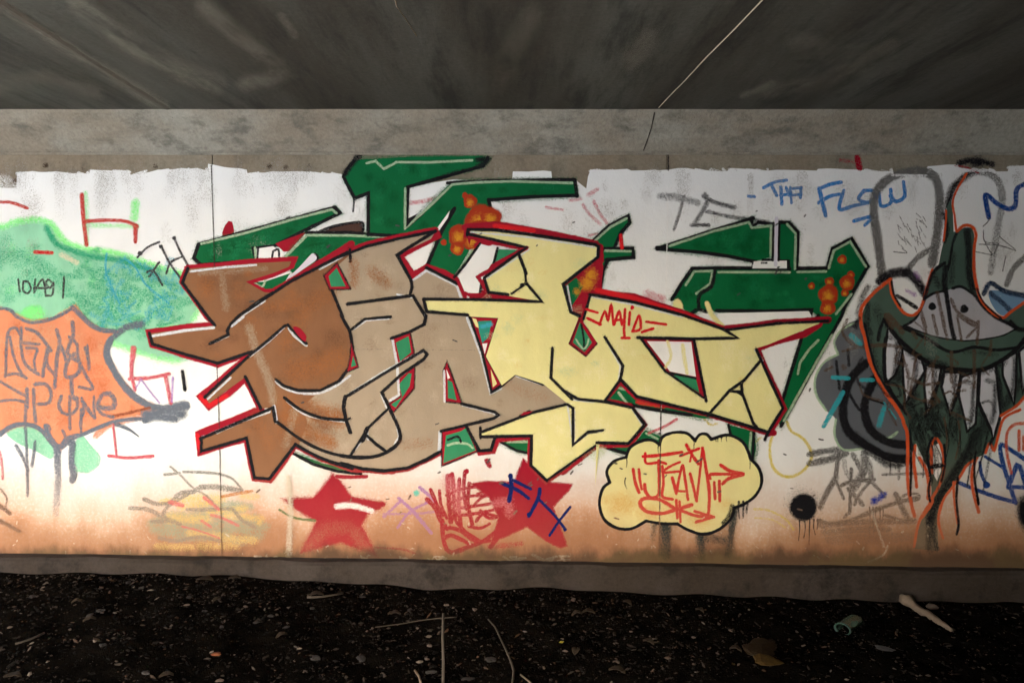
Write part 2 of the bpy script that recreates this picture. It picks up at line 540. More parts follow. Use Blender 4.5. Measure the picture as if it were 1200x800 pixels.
v = [(x, y, ground_h(x, y) + (rng.normal(0, 0.006) if abs(x) < 5.1 and y > -5.1 and y < -0.1 else 0)) for y in gy for x in gx]
nx = len(gx)
f = [(j*nx+i, j*nx+i+1, (j+1)*nx+i+1, (j+1)*nx+i) for j in range(len(gy)-1) for i in range(nx-1)]
m, nt, bs, out = new_mat('dark_soil'); n = NT(nt)
a = n.noise(n.mapped(), 7.0, 6, 0.7); b = n.noise(n.mapped(), 90.0, 4, 0.8)
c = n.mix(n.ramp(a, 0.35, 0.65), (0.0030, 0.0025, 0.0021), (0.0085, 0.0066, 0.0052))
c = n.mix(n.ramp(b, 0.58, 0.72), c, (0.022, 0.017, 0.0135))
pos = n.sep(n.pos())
outside = n.ramp(pos[1], -3.3, -2.5, 1.0, 0.0)  # unseen pale ground, reaching under the deck, added to bounce light onto the wall
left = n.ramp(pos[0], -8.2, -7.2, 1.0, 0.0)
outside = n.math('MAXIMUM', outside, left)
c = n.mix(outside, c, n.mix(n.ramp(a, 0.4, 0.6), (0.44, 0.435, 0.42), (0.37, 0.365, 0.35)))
n.link(c, bs.inputs['Base Color']); bs.inputs['Roughness'].default_value = 1.0; bs.inputs['Specular IOR Level'].default_value = 0.0
n.bump(b, 0.8, 0.02, bs)
g = mesh_obj('ground', v, f, m, None, loc=(0, 0, 0)); g['kind'] = 'structure'
g.data.polygons.foreach_set('use_smooth', [True] * len(g.data.polygons))

# ================================================================== the white coat rolled on the wall
WHITE = paint('white_wall_paint', (0.775, 0.79, 0.80), wear=0.03, vary=0.09, mud=1.0)
top = P('g -500 214 -120 214 -118 204 0 220 19 220 20 202 65 201 105 204 106 199 152 200 153 205 185 199 231 197 243 200 244 192 289 199 290 203 340 201 400 204 '
        '431 226 477 219 535 210 600 212 601 201 646 201 647 210 676 212 687 221 689 207 692 199 735 198 740 200 783 199 805 197 852 201 855 197 900 200 '
        '957 200 959 198 1045 201 1046 204 1086 204 1087 195 1122 193 1125 197 1165 199 1166 201 1181 201 1182 195 1230 194 1231 199 1500 197 1500 658 -500 658')
rag = []
for a, b in zip(top[:-1], top[1:]):
    seg = resample([a, b], 9)[:-1] if min(a[1], b[1]) < 640 else [a]
    for k, p in enumerate(seg):
        rag.append((p[0], p[1] + (random.uniform(-1.0, 1.0) if k else 0)))
rag.append(top[-1])
Film().poly(rag).build('white_coat', WHITE, wall)
WHITE2 = paint('second_roller_coat', (0.775, 0.79, 0.80), wear=0.22, vary=0.10, mud=1.0)
fm = Film()
for k in range(26):
    x = random.uniform(-20, 1210)
    if 400 < x < 690: continue
    w = random.uniform(26, 52); y0 = random.uniform(203, 230) + w * .6
    fm.stroke([(x, y0), (x + random.uniform(-2, 2), y0 + 60), (x + random.uniform(-4, 4), y0 + random.uniform(90, 300))], w, 0.12, random.uniform(0.25, 0.6), fade=(1, .3))
fm.build('roller_band', WHITE2, wall)

# thin feathered roller passes along the top edge, and grime on the upper white
fm = Film()
for a, b in zip(top[:-5], top[1:-4]):
    if a[0] < -60 or b[0] > 1260 or abs(a[1]-b[1]) > 6 or b[0]-a[0] < 12 or 395 < a[0] < 690: continue
    x = a[0]
    while x < b[0]:
        w = random.uniform(8, 20)
        fm.stroke([(x, a[1] + 1.5), (min(x + w, b[0]), b[1] + 1.5)], random.uniform(1.5, 4), .4, random.uniform(.4, .9)); x += w
fm.build('feathered_edge', WHITE2, wall, stuff=True)
fm = Film()
for i in range(170):
    x, y = random.uniform(-10, 1210), 205 + 230 * random.random() ** 1.7
    if 400 < x < 560 and y < 230: continue
    rr = random.uniform(6, 26)
    fm.dot(x, y, rr * random.uniform(.5, 1), .97, random.uniform(.08, .26), ry=rr * random.uniform(.8, 1.8))
for x0 in (70, 85, 120, 128, 200, 345, 800, 880, 940, 1100, 1190):
    fm.stroke([(x0, 206), (x0 + random.uniform(-3, 3), random.uniform(218, 262))], random.uniform(8, 22), .6, random.uniform(.15, .4), fade=(1, .2))
fm.build('grime', paint('grey_wall_grime', (0.30, 0.285, 0.26), 0.15), wall, stuff=True)
# paint colours
BLACK = paint('black_spray', (0.010, 0.0095, 0.012), 0.01, mud=0.0)
GREY_BK = paint('faded_black_spray', (0.060, 0.060, 0.065), 0.05, mud=0.35)
GREYBLUE = paint('slate_spray', (0.13, 0.15, 0.19), 0.06)
RED = paint('crimson_spray', (0.30, 0.008, 0.022), 0.03)
BRED = paint('bright_red_spray', (0.58, 0.014, 0.020), 0.03)
STAR = paint('star_red_spray', (0.29, 0.005, 0.022), 0.04, mud=0.08, vary=.25)
GREEN = paint('green_spray', (0.004, 0.115, 0.037), 0.03, vary=0.25)
LGREEN = paint('pale_green_spray', (0.36, 0.50, 0.34), 0.05)
BROWN = paint('brown_spray', (0.225, 0.105, 0.052), 0.03, vary=0.28)
OBROWN = paint('orange_brown_spray', (0.31, 0.115, 0.038), 0.05)
TAN = paint('tan_spray', (0.36, 0.285, 0.210), 0.03, vary=0.22)
YELLOW = paint('cream_yellow_spray', (0.73, 0.675, 0.315), 0.03, vary=0.22)
YMOTTLE = paint('greenish_mottle_spray', (0.50, 0.58, 0.34), 0.2)
OYEL = paint('golden_spray', (0.66, 0.44, 0.14), 0.05, vary=0.15)
ORANGE = paint('orange_spray', (0.58, 0.26, 0.02), 0.05)
RORANGE = paint('rust_red_spray', (0.34, 0.035, 0.012), 0.04)
HI = paint('pale_blue_highlight_spray', (0.62, 0.64, 0.70), 0.05)
WHT = paint('white_spray', (0.80, 0.80, 0.80), 0.03)
DGREEN = paint('dark_green_spray', (0.002, 0.070, 0.020), 0.03)
LTGREEN = paint('fresh_green_spray', (0.010, 0.17, 0.065), 0.03)
LTAN = paint('pale_tan_spray', (0.46, 0.37, 0.28), 0.05)
DTAN = paint('deep_tan_spray', (0.26, 0.185, 0.125), 0.05)
DBROWN = paint('deep_brown_spray', (0.15, 0.066, 0.034), 0.05)
PYEL = paint('pale_lemon_spray', (0.80, 0.74, 0.45), 0.05)
LAV = paint('lavender_white_spray', (0.62, 0.60, 0.70), 0.05)

# ================================================================== left: green cloud and orange splash
set_level(0)
r = graffiti('cloud_graffiti', 110, 370, 'hazy green cloud with a bright green rim behind the orange splash')
cl = P('g -160 300 -60 270 I 0 365 60 345 150 330 220 345 290 430 420 470 560 490 700 535 830 580 920 690 890 770 870 820 J 830 75 720 110 900 230 760 225 640 190 560 160 520 150 400 120 0 60 g -60 420 -160 400')
NEON = paint('neon_green_spray', (0.20, 0.78, 0.22), 0.05)
MINT = paint('mint_green_spray', (0.25, 0.55, 0.37), 0.10, vary=0.45)
TEAL = paint('deep_green_spray', (0.03, 0.34, 0.18), 0.12, vary=0.4)
SKYB = paint('sky_blue_scribble_spray', (0.05, 0.36, 0.50), 0.12)
fm = Film()
fm.stroke(P('g -160 296 -60 266 I 0 355 60 335 150 318 230 335 300 420 420 460 560 480 700 530 840 570'), 15, 0.6, 0.85)
fm.stroke(P('I 930 680 900 760 J 800 80 760 95'), 16, 0.7, 0.8)
fm.stroke(P('J 540 150 640 180 740 215 820 225'), 22, 0.6, 0.85)
fm.stroke(P('I 400 190 405 420'), 9, 0.8, 0.5); fm.stroke(P('I 635 235 630 300'), 12, 0.7, 0.75); fm.stroke(P('I 400 335 640 340'), 8, 0.8, 0.5)
fm.build('neon_rim', NEON, r)
fm = Film().poly(cl, True).stroke(cl, 10, .97, .7, True, True)
o = fm.build('cloud_fill', MINT, r)
mottle(o, 'uneven_spray', [p for p in cl if p[0] > -100], TEAL, 60, 7, 20, .42)
mottle(o, 'second_pass', [p for p in cl if p[0] > -100], NEON, 14, 7, 16, .22)
fm = Film()
for i in range(60):
    x, y = random.uniform(85, 225), random.uniform(298, 385)
    if y < 290 + (x - 80) * 0.18: continue
    fm.stroke([(x, y), (x + random.uniform(-14, 14), y + random.uniform(-14, 14)), (x + random.uniform(-20, 20), y + random.uniform(-10, 18))], random.uniform(7, 15), 0.95, 0.5)
fm.stroke(P('I 220 350 260 420 300 440 420 480 560 500 700 545'), 9, 0.7, 0.8)
fm.stroke(P('g 0 300 30 300 60 320 80 340'), 24, 0.8, 0.35)
fm.build('cloud_shading', TEAL, r)
fm = Film()
for i in range(44):
    x, y = random.uniform(118, 212), random.uniform(305, 380)
    if y < 296 + (x - 110) * 0.2: continue
    fm.stroke([(x, y), (x + random.uniform(-12, 12), y + random.uniform(-12, 12)), (x + random.uniform(-15, 15), y + random.uniform(-15, 15))], random.uniform(4, 8), 0.95, 0.4)
fm.stroke(P('I 500 470 495 540 520 620 560 700'), 3, 0.5, 0.7); fm.stroke(P('I 585 490 640 540 690 620 790 700'), 3, 0.5, 0.7)
fm.build('blue_scribble', SKYB, r)
Film().dot(39, 367, 19, 0.6, 0.9, ry=12).dot(20, 372, 10, 0.8, 0.6).build('neon_spot', NEON, r)
Film().stroke(P('I 290 475 360 510'), 8, 0.7, 0.7).build('cream_spot', paint('cream_spray', (0.62, 0.58, 0.42), 0.05), r)
Film().stroke(P('I 165 462 240 464'), 5, 0.5, 0.8, False).build('red_dash', BRED, r)
fm = Film()
for s in ('I 85 590 92 645', 'I 110 600 130 600 145 630 130 655 108 640 110 600', 'I 165 590 160 650', 'I 165 640 200 590 215 665', 'I 160 630 220 630',
          'I 240 600 225 590 215 610 235 630 250 605 245 660 220 665', 'I 300 580 295 675'):
    fm.stroke(P(s), 2.6, 0.4, 0.8)
fm.build('scrawled_number', GREY_BK, r)

CLOUD_TOP = level()
r2 = graffiti('splash_graffiti', 70, 480, 'orange splash shape with a dark slate outline and drips below the green cloud')
low = Film()
low.poly(P('J 30 590 90 560 160 560 220 610 250 660 240 710 160 670 90 640'), True, 0.9)
low.poly(P('J 380 600 420 640 460 700 440 755 400 770 350 740 340 660'), True, 0.9)
low.stroke(P('J 350 760 420 765 465 710 420 650'), 5, 0.6, 0.7)
low.build('green_underspray', MINT, r2)
ORNG = paint('splash_orange_spray', (0.64, 0.235, 0.125), 0.14, vary=0.4)
orp = P('g -90 372 J 0 5 150 72 250 55 350 -5 400 60 470 105 540 118 500 150 495 220 560 330 640 425 740 470 700 492 560 522 420 570 330 612 280 665 240 630 200 575 150 553 80 553 0 592 g -90 510')
Film().poly(orp).stroke(orp, 7, .97, .7, False, True).stroke(P('J 450 600 500 560 560 535 700 505'), 9, 0.6, 0.7).build('splash_fill', ORNG, r2)
mottle(r2, 'uneven_spray', [p for p in orp if p[0] > -60], paint('burnt_orange_spray', (0.50, 0.12, 0.045), .1), 50, 5, 16, .5)
mottle(r2, 'second_pass', [p for p in orp if p[0] > -60], paint('peach_spray', (0.62, 0.34, 0.20), 0.15), 50, 6, 18, .5)
fm = Film()
for s in ('g 5 400 60 395', 'g 10 440 70 470', 'g 20 480 60 490', 'g 60 400 95 415'):
    fm.stroke(P(s), 26, 0.8, 0.35)
fm.build('splash_haze', paint('peach_spray', (0.62, 0.34, 0.20), 0.15), r2)
fm = Film()
fm.stroke(P('g -90 370 J 0 5 80 45 150 72 250 52 340 5'), 4, 0.4, 0.8)
fm.stroke(P('J 340 0 380 40 430 85 480 108 540 112'), 6, 0.4, 0.85)
fm.stroke(P('J 660 80 590 95 540 130'), 10, 0.6, 0.8)
fm.stroke(P('J 520 150 502 190 505 240 560 340 620 410 700 460 770 475'), 8.5, 0.4, 0.95)
fm.stroke(P('J 690 520 760 485 860 462'), 13, 0.5, 0.95); fm.stroke(P('J 680 500 740 510 820 520'), 12, 0.6, 0.95); fm.stroke(P('J 720 480 850 500'), 14, 0.7, 0.9)
fm.stroke(P('J 700 520 560 530 480 555 400 590 330 620 300 650'), 5, 0.4, 0.9)
fm.stroke(P('J 540 545 600 570 650 605'), 6, 0.5, 0.85, taper=(1, 0.3))
fm.stroke(P('J 0 595 40 565 90 548 150 553 200 580 240 630 270 665'), 6, 0.4, 0.9)
fm.stroke(P('J 270 660 268 720 272 800 K 268 300 262 400'), 9, 0.5, 0.9, fade=(1, 0.2)); fm.stroke(P('J 340 640 335 720 345 790 K 340 245'), 9, 0.5, 0.9)
fm.stroke(P('J 290 650 310 620 360 600'), 7, 0.5, 0.9); fm.stroke(P('J 215 560 230 600 265 650'), 7, 0.5, 0.9)
fm.build('slate_outline', GREYBLUE, r2)
Film().stroke(P('J 530 510 600 495 700 470'), 4, 0.6, 0.7).build('dark_streak', paint('rust_streak_spray', (0.22, 0.06, 0.03), 0.1), r2)

r3 = graffiti('tag_lettering', 65, 450, 'slate blue handwritten tag with drips across the orange splash')
fm = Film()
for s, w in (('V 40 420 45 230 60 110 110 85 140 130', 4), ('V 70 150 90 260 130 370 180 435', 4), ('V 40 420 110 405 185 435', 4), ('V 150 90 150 230 180 340 270 410', 4.5),
             ('V 190 90 260 120 320 190 355 240', 5), ('V 160 190 270 200', 4), ('V 190 225 260 235 240 310 250 380', 4), ('V 350 230 320 300 300 420', 5),
             ('V 330 240 330 340 390 420', 5), ('V 400 105 420 190 400 300 385 500', 5.5), ('V 420 200 450 260 470 330', 5.5), ('V 510 50 515 130 500 170 475 250 500 290 560 330 550 400 500 430 460 420 470 330 520 270', 5.5),
             ('V 490 150 540 200 550 300 600 410 650 510 560 500', 4.5), ('V 500 440 510 560 530 590', 5.5), ('V 600 230 620 300 625 370', 5), ('V 615 210 620 280', 3.5),
             ('V 0 460 100 520 180 560', 4), ('V 0 600 100 590 190 610', 4), ('V 190 520 190 640', 5.5), ('V 235 520 240 640 250 740', 5), ('V 250 480 320 480 360 540 340 610 270 620', 5),
             ('V 430 570 415 630 440 680 500 690 545 640 540 580', 5), ('V 490 570 490 680 492 790', 4.5), ('V 575 580 590 660 565 740 570 798', 4), ('V 580 600 660 715', 5), ('V 660 570 660 640 668 715', 4),
             ('V 690 610 720 555 770 545 805 590 800 640 750 650 700 640', 6.5), ('V 680 640 720 690 790 710', 5), ('V 180 620 175 790', 4), ('V 340 770 350 790', 4),
             ('J 122 440 120 560 125 690 K 128 260 128 320', 4), ('K 75 90 110 150 130 200', 5), ('K 165 70 150 180', 4), ('J 295 580 320 640', 4), ('J 380 480 380 600', 4)):
    fm.stroke(P(s), w, 0.55, 0.72)
fm.build('tag_strokes', GREYBLUE, r3)

r = graffiti('initial_graffiti', 130, 285, 'thin red H sprayed above the green cloud')
Film().stroke(P('I 383 195 390 300 405 425'), 5.2, 0.45, 0.85).stroke(P('I 400 318 500 312 590 318 640 340'), 4.6, 0.45, 0.85).stroke(P('I 634 340 634 410'), 5.5, 0.45, 0.85).build('letter', paint('thin_red_spray', (0.50, 0.06, 0.05), 0.08), r)
r = graffiti('stroke_graffiti', 15, 245, 'short curved red stroke beside the thin red H')
Film().stroke(P('g -60 240 I 0 228 60 232 125 255'), 4, 0.45, 0.8).build('stroke', paint('thin_red_spray', (0, 0, 0)), r)
r = graffiti('tag_lettering', 190, 320, 'small grey FH tag between the cloud and the brown letter')
fm = Film()
for s in ('I 645 485 690 440 745 415', 'I 700 575 745 510', 'I 690 555 720 550 760 615', 'I 755 435 800 520 860 600', 'I 815 395 850 470 885 530', 'I 780 560 800 510 850 485'):
    fm.stroke(P(s), 2.8, 0.4, 0.85)
fm.dot(204, 279, 3, 0.4).dot(188.5, 289, 3, 0.4).dot(164, 297, 3.5, 0.4)
fm.build('tag_strokes', GREY_BK, r)
r = graffiti('tag_lettering', 175, 460, 'pink and violet H scrawl over a thin red line right of the orange splash')
fm = Film()
fm.stroke(P('J 625 195 615 300 632 385'), 8, 0.5, 0.8, taper=(1, 0.5)).stroke(P('J 610 335 700 330 790 312'), 5, 0.5, 0.8).stroke(P('J 775 320 800 445'), 5.5, 0.5, 0.75).stroke(P('J 530 550 535 600 545 690'), 3, 0.4, 0.8).stroke(P('J 510 695 600 705 715 697'), 4, 0.4, 0.85)
fm.stroke(P('g -10 520 0 530 3 560'), 3, 0.5, 0.6)
fm.build('red_strokes', paint('pink_red_spray', (0.56, 0.10, 0.13), 0.10), r)
Film().stroke(P('J 660 335 700 390 745 445'), 2, 0.5, 0.7).stroke(P('J 810 330 805 440'), 3, 0.5, 0.6).stroke(P('J 635 380 660 340'), 2, 0.5, 0.6).build('violet_strokes', paint('violet_spray', (0.42, 0.24, 0.58), 0.1), r)
r = graffiti('stroke_graffiti', 215, 456, 'short black marker dash beside the brown prongs')
Film().stroke(P('J 855 300 866 385'), 4, 0.35, 0.9).build('stroke', BLACK, r)
r = graffiti('stroke_graffiti', 10, 600, 'faint grey curl low on the wall beneath the slate drips')
Film().stroke(P('K 0 290 30 330 25 370'), 3, 0.6, 0.5).stroke(P('K 0 370 45 405'), 6, 0.6, 0.75).stroke(P('K 0 440 90 490'), 5, 0.6, 0.7).build('stroke', GREY_BK, r)

set_level(0)
# mixed scribble low on the wall at the first joint
r = graffiti('scribble_graffiti', 235, 635, 'pale tangle of grey, green and red scribbles low on the wall at the dark joint')
fm = Film()
for i in range(26):
    x, y = random.uniform(190, 292), random.uniform(588, 632)
    fm.stroke([(x - 18, y + random.uniform(-3, 3)), (x, y + random.uniform(-4, 4)), (x + 20, y + random.uniform(-3, 3))], random.uniform(9, 16), 0.95, 0.75)
fm.build('green_smears', paint('sage_spray', (0.20, 0.30, 0.22), 0.2), r)
fm = Film()
for i in range(10):
    x, y = random.uniform(200, 290), random.uniform(575, 640)
    fm.stroke([(x - 20, y + random.uniform(-3, 3)), (x + 20, y + random.uniform(-3, 3))], random.uniform(10, 18), 0.95, 0.6)
fm.stroke(P('Y 870 310 960 310'), 10, 0.8, 0.5).dot(304, 612, 5, 0.7, 0.7)
fm.build('yellow_smears', paint('straw_spray', (0.66, 0.46, 0.14), 0.2), r)
fm = Film()
for s, w in (('Y 80 390 200 400 300 450 420 500', 6), ('Y 180 330 260 360 360 350 420 290 520 275', 6), ('Y 300 440 350 370 450 310 560 250 700 235', 5), ('Y 580 240 700 245 840 265', 8),
             ('Y 450 135 600 140 720 155 800 190 860 260', 3.5), ('Y 360 100 440 170 520 250 620 310 700 400', 3), ('Y 320 155 420 145', 4), ('Y 230 485 360 480', 5), ('Y 800 400 860 470 950 525', 5), ('Y 480 400 600 400 780 395', 5), ('Y 280 600 400 620 560 590 700 620', 5)):
    fm.stroke(P(s), w, 0.5, 0.7)
fm.build('grey_strokes', paint('olive_grey_spray', (0.16, 0.17, 0.16), 0.15), r)
fm = Film()
for s, w in (('Y 360 350 400 360 440 370', 6), ('Y 600 320 640 350 690 395', 5), ('Y 580 480 640 520', 4), ('Y 650 440 720 460 830 510', 4), ('Y 440 520 560 550 700 600', 2.5)):
    fm.stroke(P(s), w, 0.5, 0.75)
fm.build('red_strokes', paint('pink_red_spray', (0, 0, 0)), r)
Film().stroke(P('Y 720 310 820 290 930 270'), 4, 0.5, 0.75).build('rust_stroke', paint('rust_spray', (0.45, 0.17, 0.05), 0.1), r)

# ================================================================== upper middle odds and ends behind the big piece
PINK = paint('faint_pink_spray', (0.56, 0.16, 0.20), 0.25)
set_level(0)
r = graffiti('smudge_graffiti', 640, 250, 'faint pink scribble inside the white gap beside the green letter arm')
fm = Film()
for s, w in (('g 683 240 690 250 703 262', 5), ('g 696 236 704 252 712 262', 5), ('g 668 235 680 233', 5), ('g 690 228 700 222', 6), ('g 478 238 495 236 510 232', 6), ('g 700 274 690 276', 4), ('g 760 345 775 350', 12), ('g 640 243 660 246', 4)):
    fm.stroke(P(s), w, 0.7, 0.6)
fm.build('smudge', PINK, r)
r = graffiti('tag_lettering', 820, 262, 'blurred grey TE tag above the green wedge')
fm = Film()
for s, w, c in (('Q 60 240 130 245 230 270', 10, .55), ('Q 165 240 145 320 120 395', 4.5, .7), ('Q 260 240 300 265 400 292', 7, .85), ('Q 265 235 275 270 215 370', 7, .75), ('Q 205 375 280 375', 6, .9), ('Q 270 310 380 335 560 360', 6, .75)):
    fm.stroke(P(s), w, 0.7, c)
fm.dot(776, 230, 6, 0.8, 0.5).dot(827, 231, 6, 0.8, 0.7)
fm.build('tag_strokes', GREY_BK, r)
BLUE = paint('blue_marker_spray', (0.022, 0.18, 0.52), 0.10)
r = graffiti('tag_lettering', 975, 240, 'blue handwritten two-word tag along the top of the white coat')
fm = Film()
for s, w in (('Q 540 200 590 175 645 165', 4), ('Q 575 185 600 235', 4), ('Q 620 200 625 275', 4.5), ('Q 645 200 660 235', 3.5), ('Q 620 235 660 230', 3.5), ('Q 665 200 670 270', 3.5), ('Q 670 205 715 200', 3.5), ('Q 675 235 715 230', 3.5), ('Q 715 200 712 245', 3.5),
             ('Q 800 205 830 330', 5), ('Q 800 205 850 185 900 175', 4.5), ('Q 800 270 850 240 900 230', 4.5), ('Q 915 215 895 300 960 285 1030 270', 4.5), ('Q 1010 215 985 250 1020 270 1060 250 1050 215 1010 215', 4.5),
             ('G 520 225 530 285 575 270 575 210', 4.5), ('G 575 240 600 265 640 240 635 175', 4.5), ('G 405 355 480 335', 4.5), ('G 455 375 480 350', 4), ('Q 470 240 495 242', 4)):
    fm.stroke(P(s), w, 0.35, 0.88)
fm.build('tag_strokes', BLUE, r)
r = graffiti('drip_graffiti', 1007, 190, 'small dark red drip on bare concrete above the blue tag')
Film().stroke(P('g 1005 186 1007 196'), 8, 0.5, 0.9).stroke(P('g 985 188 1000 190'), 6, 0.8, 0.4).build('drip', RED, r)

# ================================================================== the big wildstyle piece
set_level(CLOUD_TOP + 2)
piece = graffiti('wildstyle_graffiti', 600, 560, 'huge interlocking brown, tan and cream letters with crimson outline and green block shadow', 'mural')

# --- green block shadow, one part per block
def block(pts, holes=(), name='shadow_block', lines=None, w=4.2, pale=(), smooth=False):
    q = P(pts)
    o = Film().stroke(q, 9, .97, .45, False, True).poly(q, smooth).build(name, GREEN, piece)
    if max(p[0] for p in q) - min(p[0] for p in q) > 60:
        mottle(o, 'uneven_spray', q, DGREEN, 14, 6, 16, .7); mottle(o, 'second_pass', q, LTGREEN, 12, 5, 14, .5)
    fm = Film()
    if lines is None: fm.stroke(P(pts), w, 0.3, 0.95, smooth, closed=True)
    else:
        for l in lines: fm.stroke(P(l), w, 0.3, 0.95, smooth)
    fm.build('black_outline', BLACK, o)
    if pale:
        fm = Film()
        for l in pale: fm.stroke(P(l), 3.0, 0.4, 0.8, False)
        fm.build('pale_highlight', LGREEN, o)
    return o
# red smears that stick out behind the blocks
Film().poly(P('A 402 425 415 375 432 355 448 360 455 420'), True).build('red_smear', RED, piece)
Film().poly(P('A 880 405 920 385 1000 368 1055 365 1062 410')).build('dark_sliver', paint('dark_brown_spray', (0.07, 0.035, 0.028), 0.05), piece)
Film().stroke(P('A 860 405 920 382 1000 366 1058 364 1062 400'), 3.5, 0.4, 0.9).build('sliver_outline', BLACK, piece)

g1 = block('A 290 465 930 292 955 318 830 380 690 450 640 475 548 484 560 545 300 560 268 530', pale=['A 305 462 500 415 720 352 915 302 935 318', 'A 555 482 560 535'])
Film().poly(P('A 650 462 800 405 715 498 690 500')).build('red_gap', RED, piece)
Film().poly(P('A 562 486 640 474 692 508 682 540 566 545')).build('white_gap', WHT, piece)
Film().stroke(P('A 570 480 566 540'), 2.5, 0.3, 0.9).stroke(P('A 640 500 632 540'), 2.5, 0.3, 0.9).stroke(P('A 640 498 665 490 668 535'), 2.5, 0.3, .9).build('gap_lines', BLACK, piece)
g2 = block('A 800 415 1200 432 1200 445 1000 500 860 580 730 600 720 580 738 540 700 522', lines=['A 800 412 1000 410 1200 432'], pale=['A 700 522 800 422 1000 424 1180 432'])
Film().poly(P('A 822 508 838 508 848 535 720 625 690 640 760 575')).build('lavender_gap', LAV, piece)
Film().stroke(P('A 838 510 852 525 842 545'), 2.5, .3, .9).build('gap_line', BLACK, piece)
Film().poly(P('A 525 645 600 640 720 600 690 650 640 690 600 690')).stroke(P('A 560 650 600 655 606 640'), 2.5, .4, .0).build('shadow_block', GREEN, piece)
Film().stroke(P('A 555 648 590 662 605 632'), 2.5, .4, .8).build('pale_highlight', LGREEN, piece)

g3 = block('C 10 150 75 70 330 55 660 52 686 64 664 98 310 196 302 388 500 190 545 168 800 165 1092 165 1106 238 690 258 722 378 640 420 530 618 400 570 440 470 430 405 320 425 125 418 125 228 62 250',
           lines=['C 60 75 30 110 10 150 62 250 126 226 126 418', 'C 126 418 250 425 330 420', 'C 664 98 480 150 312 196 302 388 380 320', 'C 690 258 722 378', 'C 686 60 664 98', 'C 500 178 700 168 1090 162', 'C 1095 165 1104 238', 'C 1104 236 900 242 690 258', 'C 660 440 600 530 530 618', 'C 450 405 530 297', 'C 530 300 480 385 400 570'],
           pale=['C 300 205 298 392 400 300 520 185 640 175 800 170 1080 178', 'C 620 480 580 550 535 610', 'C 120 85 160 75 200 112 260 80 400 82 610 72'])
Film().stroke(P('C 20 130 50 90 90 40'), 9, 0.6, 0.75).stroke(P('C 640 70 685 70 640 100'), 8, 0.6, 0.85).stroke(P('C 470 150 520 130 620 110'), 5, .7, .6).stroke(P('C 60 250 55 310'), 2, 0.4, .8).build('black_overspray', BLACK, g3)
Film().poly(P('C 310 345 360 320 306 385')).build('black_wedge', BLACK, piece)
Film().poly(P('C 440 402 508 308 500 340 455 405')).build('white_gap', WHT, piece)
Film().poly(P('C 300 512 430 455 392 570 332 612')).build('white_gap', WHT, piece)
Film().stroke(P('C 400 560 410 590 530 618'), 3, .3, .0).build('gap_line', BLACK, piece)
# bubbles of rust and orange spray
def bubbles(parent, spots):
    a, b = Film(), Film()
    for x, y, q in spots:
        a.dot(x, y, q, 0.22, 1.0)
        if q > 4: b.dot(x - q*0.05, y + q*0.15, q * 0.72, 0.95, 0.95)
    o = a.build('rust_bubbles', RORANGE, parent)
    b.build('orange_glow', ORANGE, o)
bubbles(g3, [(545, 229, 4), (551, 236, 9), (563, 258, 20), (575, 255, 14), (538, 276, 14), (536, 291, 9), (520, 284, 4), (553, 282, 12), (560, 270, 14)])

g4 = block('E 140 208 210 140 305 92 312 122 268 175 240 245 325 243 330 286 215 298 190 345 175 435 120 440 180 300 182 240', lines=['E 145 205 215 138 305 92 312 122 268 175 240 240', 'E 185 246 325 243 330 286 200 298', 'E 210 298 185 350 174 435'], pale=['E 150 208 220 145 295 105', 'E 200 255 315 258'])
Film().stroke(P('E 270 185 275 240'), 4.5, 0.4, 0.9).build('red_smear', BRED, piece)
g5 = block('E 440 246 890 102 884 146 978 130 980 284 890 306 770 284', lines=['E 440 246 640 180 890 102', 'E 884 102 884 142 915 122 980 130 982 284', 'E 440 246 640 262 770 280 905 308'], pale=['E 500 232 700 165 870 122 884 148 975 138 972 280'])
Film().dot(770.5, 291, 4, 0.4).build('black_spot', BLACK, g5)
g6 = block('Q 610 365 660 363 700 408 692 582 838 578 862 484 952 438 1028 568 930 745 920 760 H 345 0 62 516 45 500 20 480 70 390 160 96 235 0 Q 765 778 330 782 250 770 200 800 110 722 205 578 655 580 655 545 608 540',
           lines=['Q 608 362 660 363 700 408 694 580', 'Q 205 578 420 576 660 580', 'Q 694 578 838 576', 'Q 838 576 862 484 952 438 1028 568', 'Q 1028 568 970 670 920 755 H 345 0 160 340 62 514', 'Q 205 578 160 640 110 722', 'H 235 0 160 96 70 390', 'Q 320 776 540 778 765 772 760 800', 'Q 605 365 608 540', 'Q 655 580 655 545 540 540'],
           pale=['Q 650 372 690 415 686 580', 'Q 330 595 660 596', 'Q 700 595 830 592', 'Q 845 575 868 495 945 452 1018 568', 'Q 175 655 215 592 300 590 290 650 225 695', 'H 300 90 180 300 75 490', 'H 235 115 190 160 150 220 140 270', 'Q 950 700 880 790'])
Film().stroke(P('Q 310 590 295 660 240 700 235 760'), 5, .4, .9).stroke(P('Q 200 790 230 770 270 780'), 4, .3, .9).build('black_curl', BLACK, g6)
Film().poly(P('E 720 548 1150 538 1165 560 1160 578 960 590 760 612')).build('white_gap', WHT, piece)
Film().poly(P('Q 490 545 648 542 648 578 486 578')).build('white_gap', WHT, piece)
Film().stroke(P('Q 600 345 598 440 596 560'), 4.2, 0.35, 1, False).build('lavender_line', LAV, piece)
Film().stroke(P('Q 586 365 582 540'), 2.5, .3, .9, False).stroke(P('Q 614 365 610 540'), 2.5, .3, .9, False).stroke(P('Q 490 545 482 580'), 1.6, .3, .8).stroke(P('Q 530 552 555 552'), 2, .3, .8).build('gap_lines', BLACK, piece)
Film().dot(794, 358, 7, 0.3, 1, ry=9).stroke(P('Q 275 745 300 800 E 745 605'), 6, .4, .95).build('cream_dabs', YELLOW, piece)
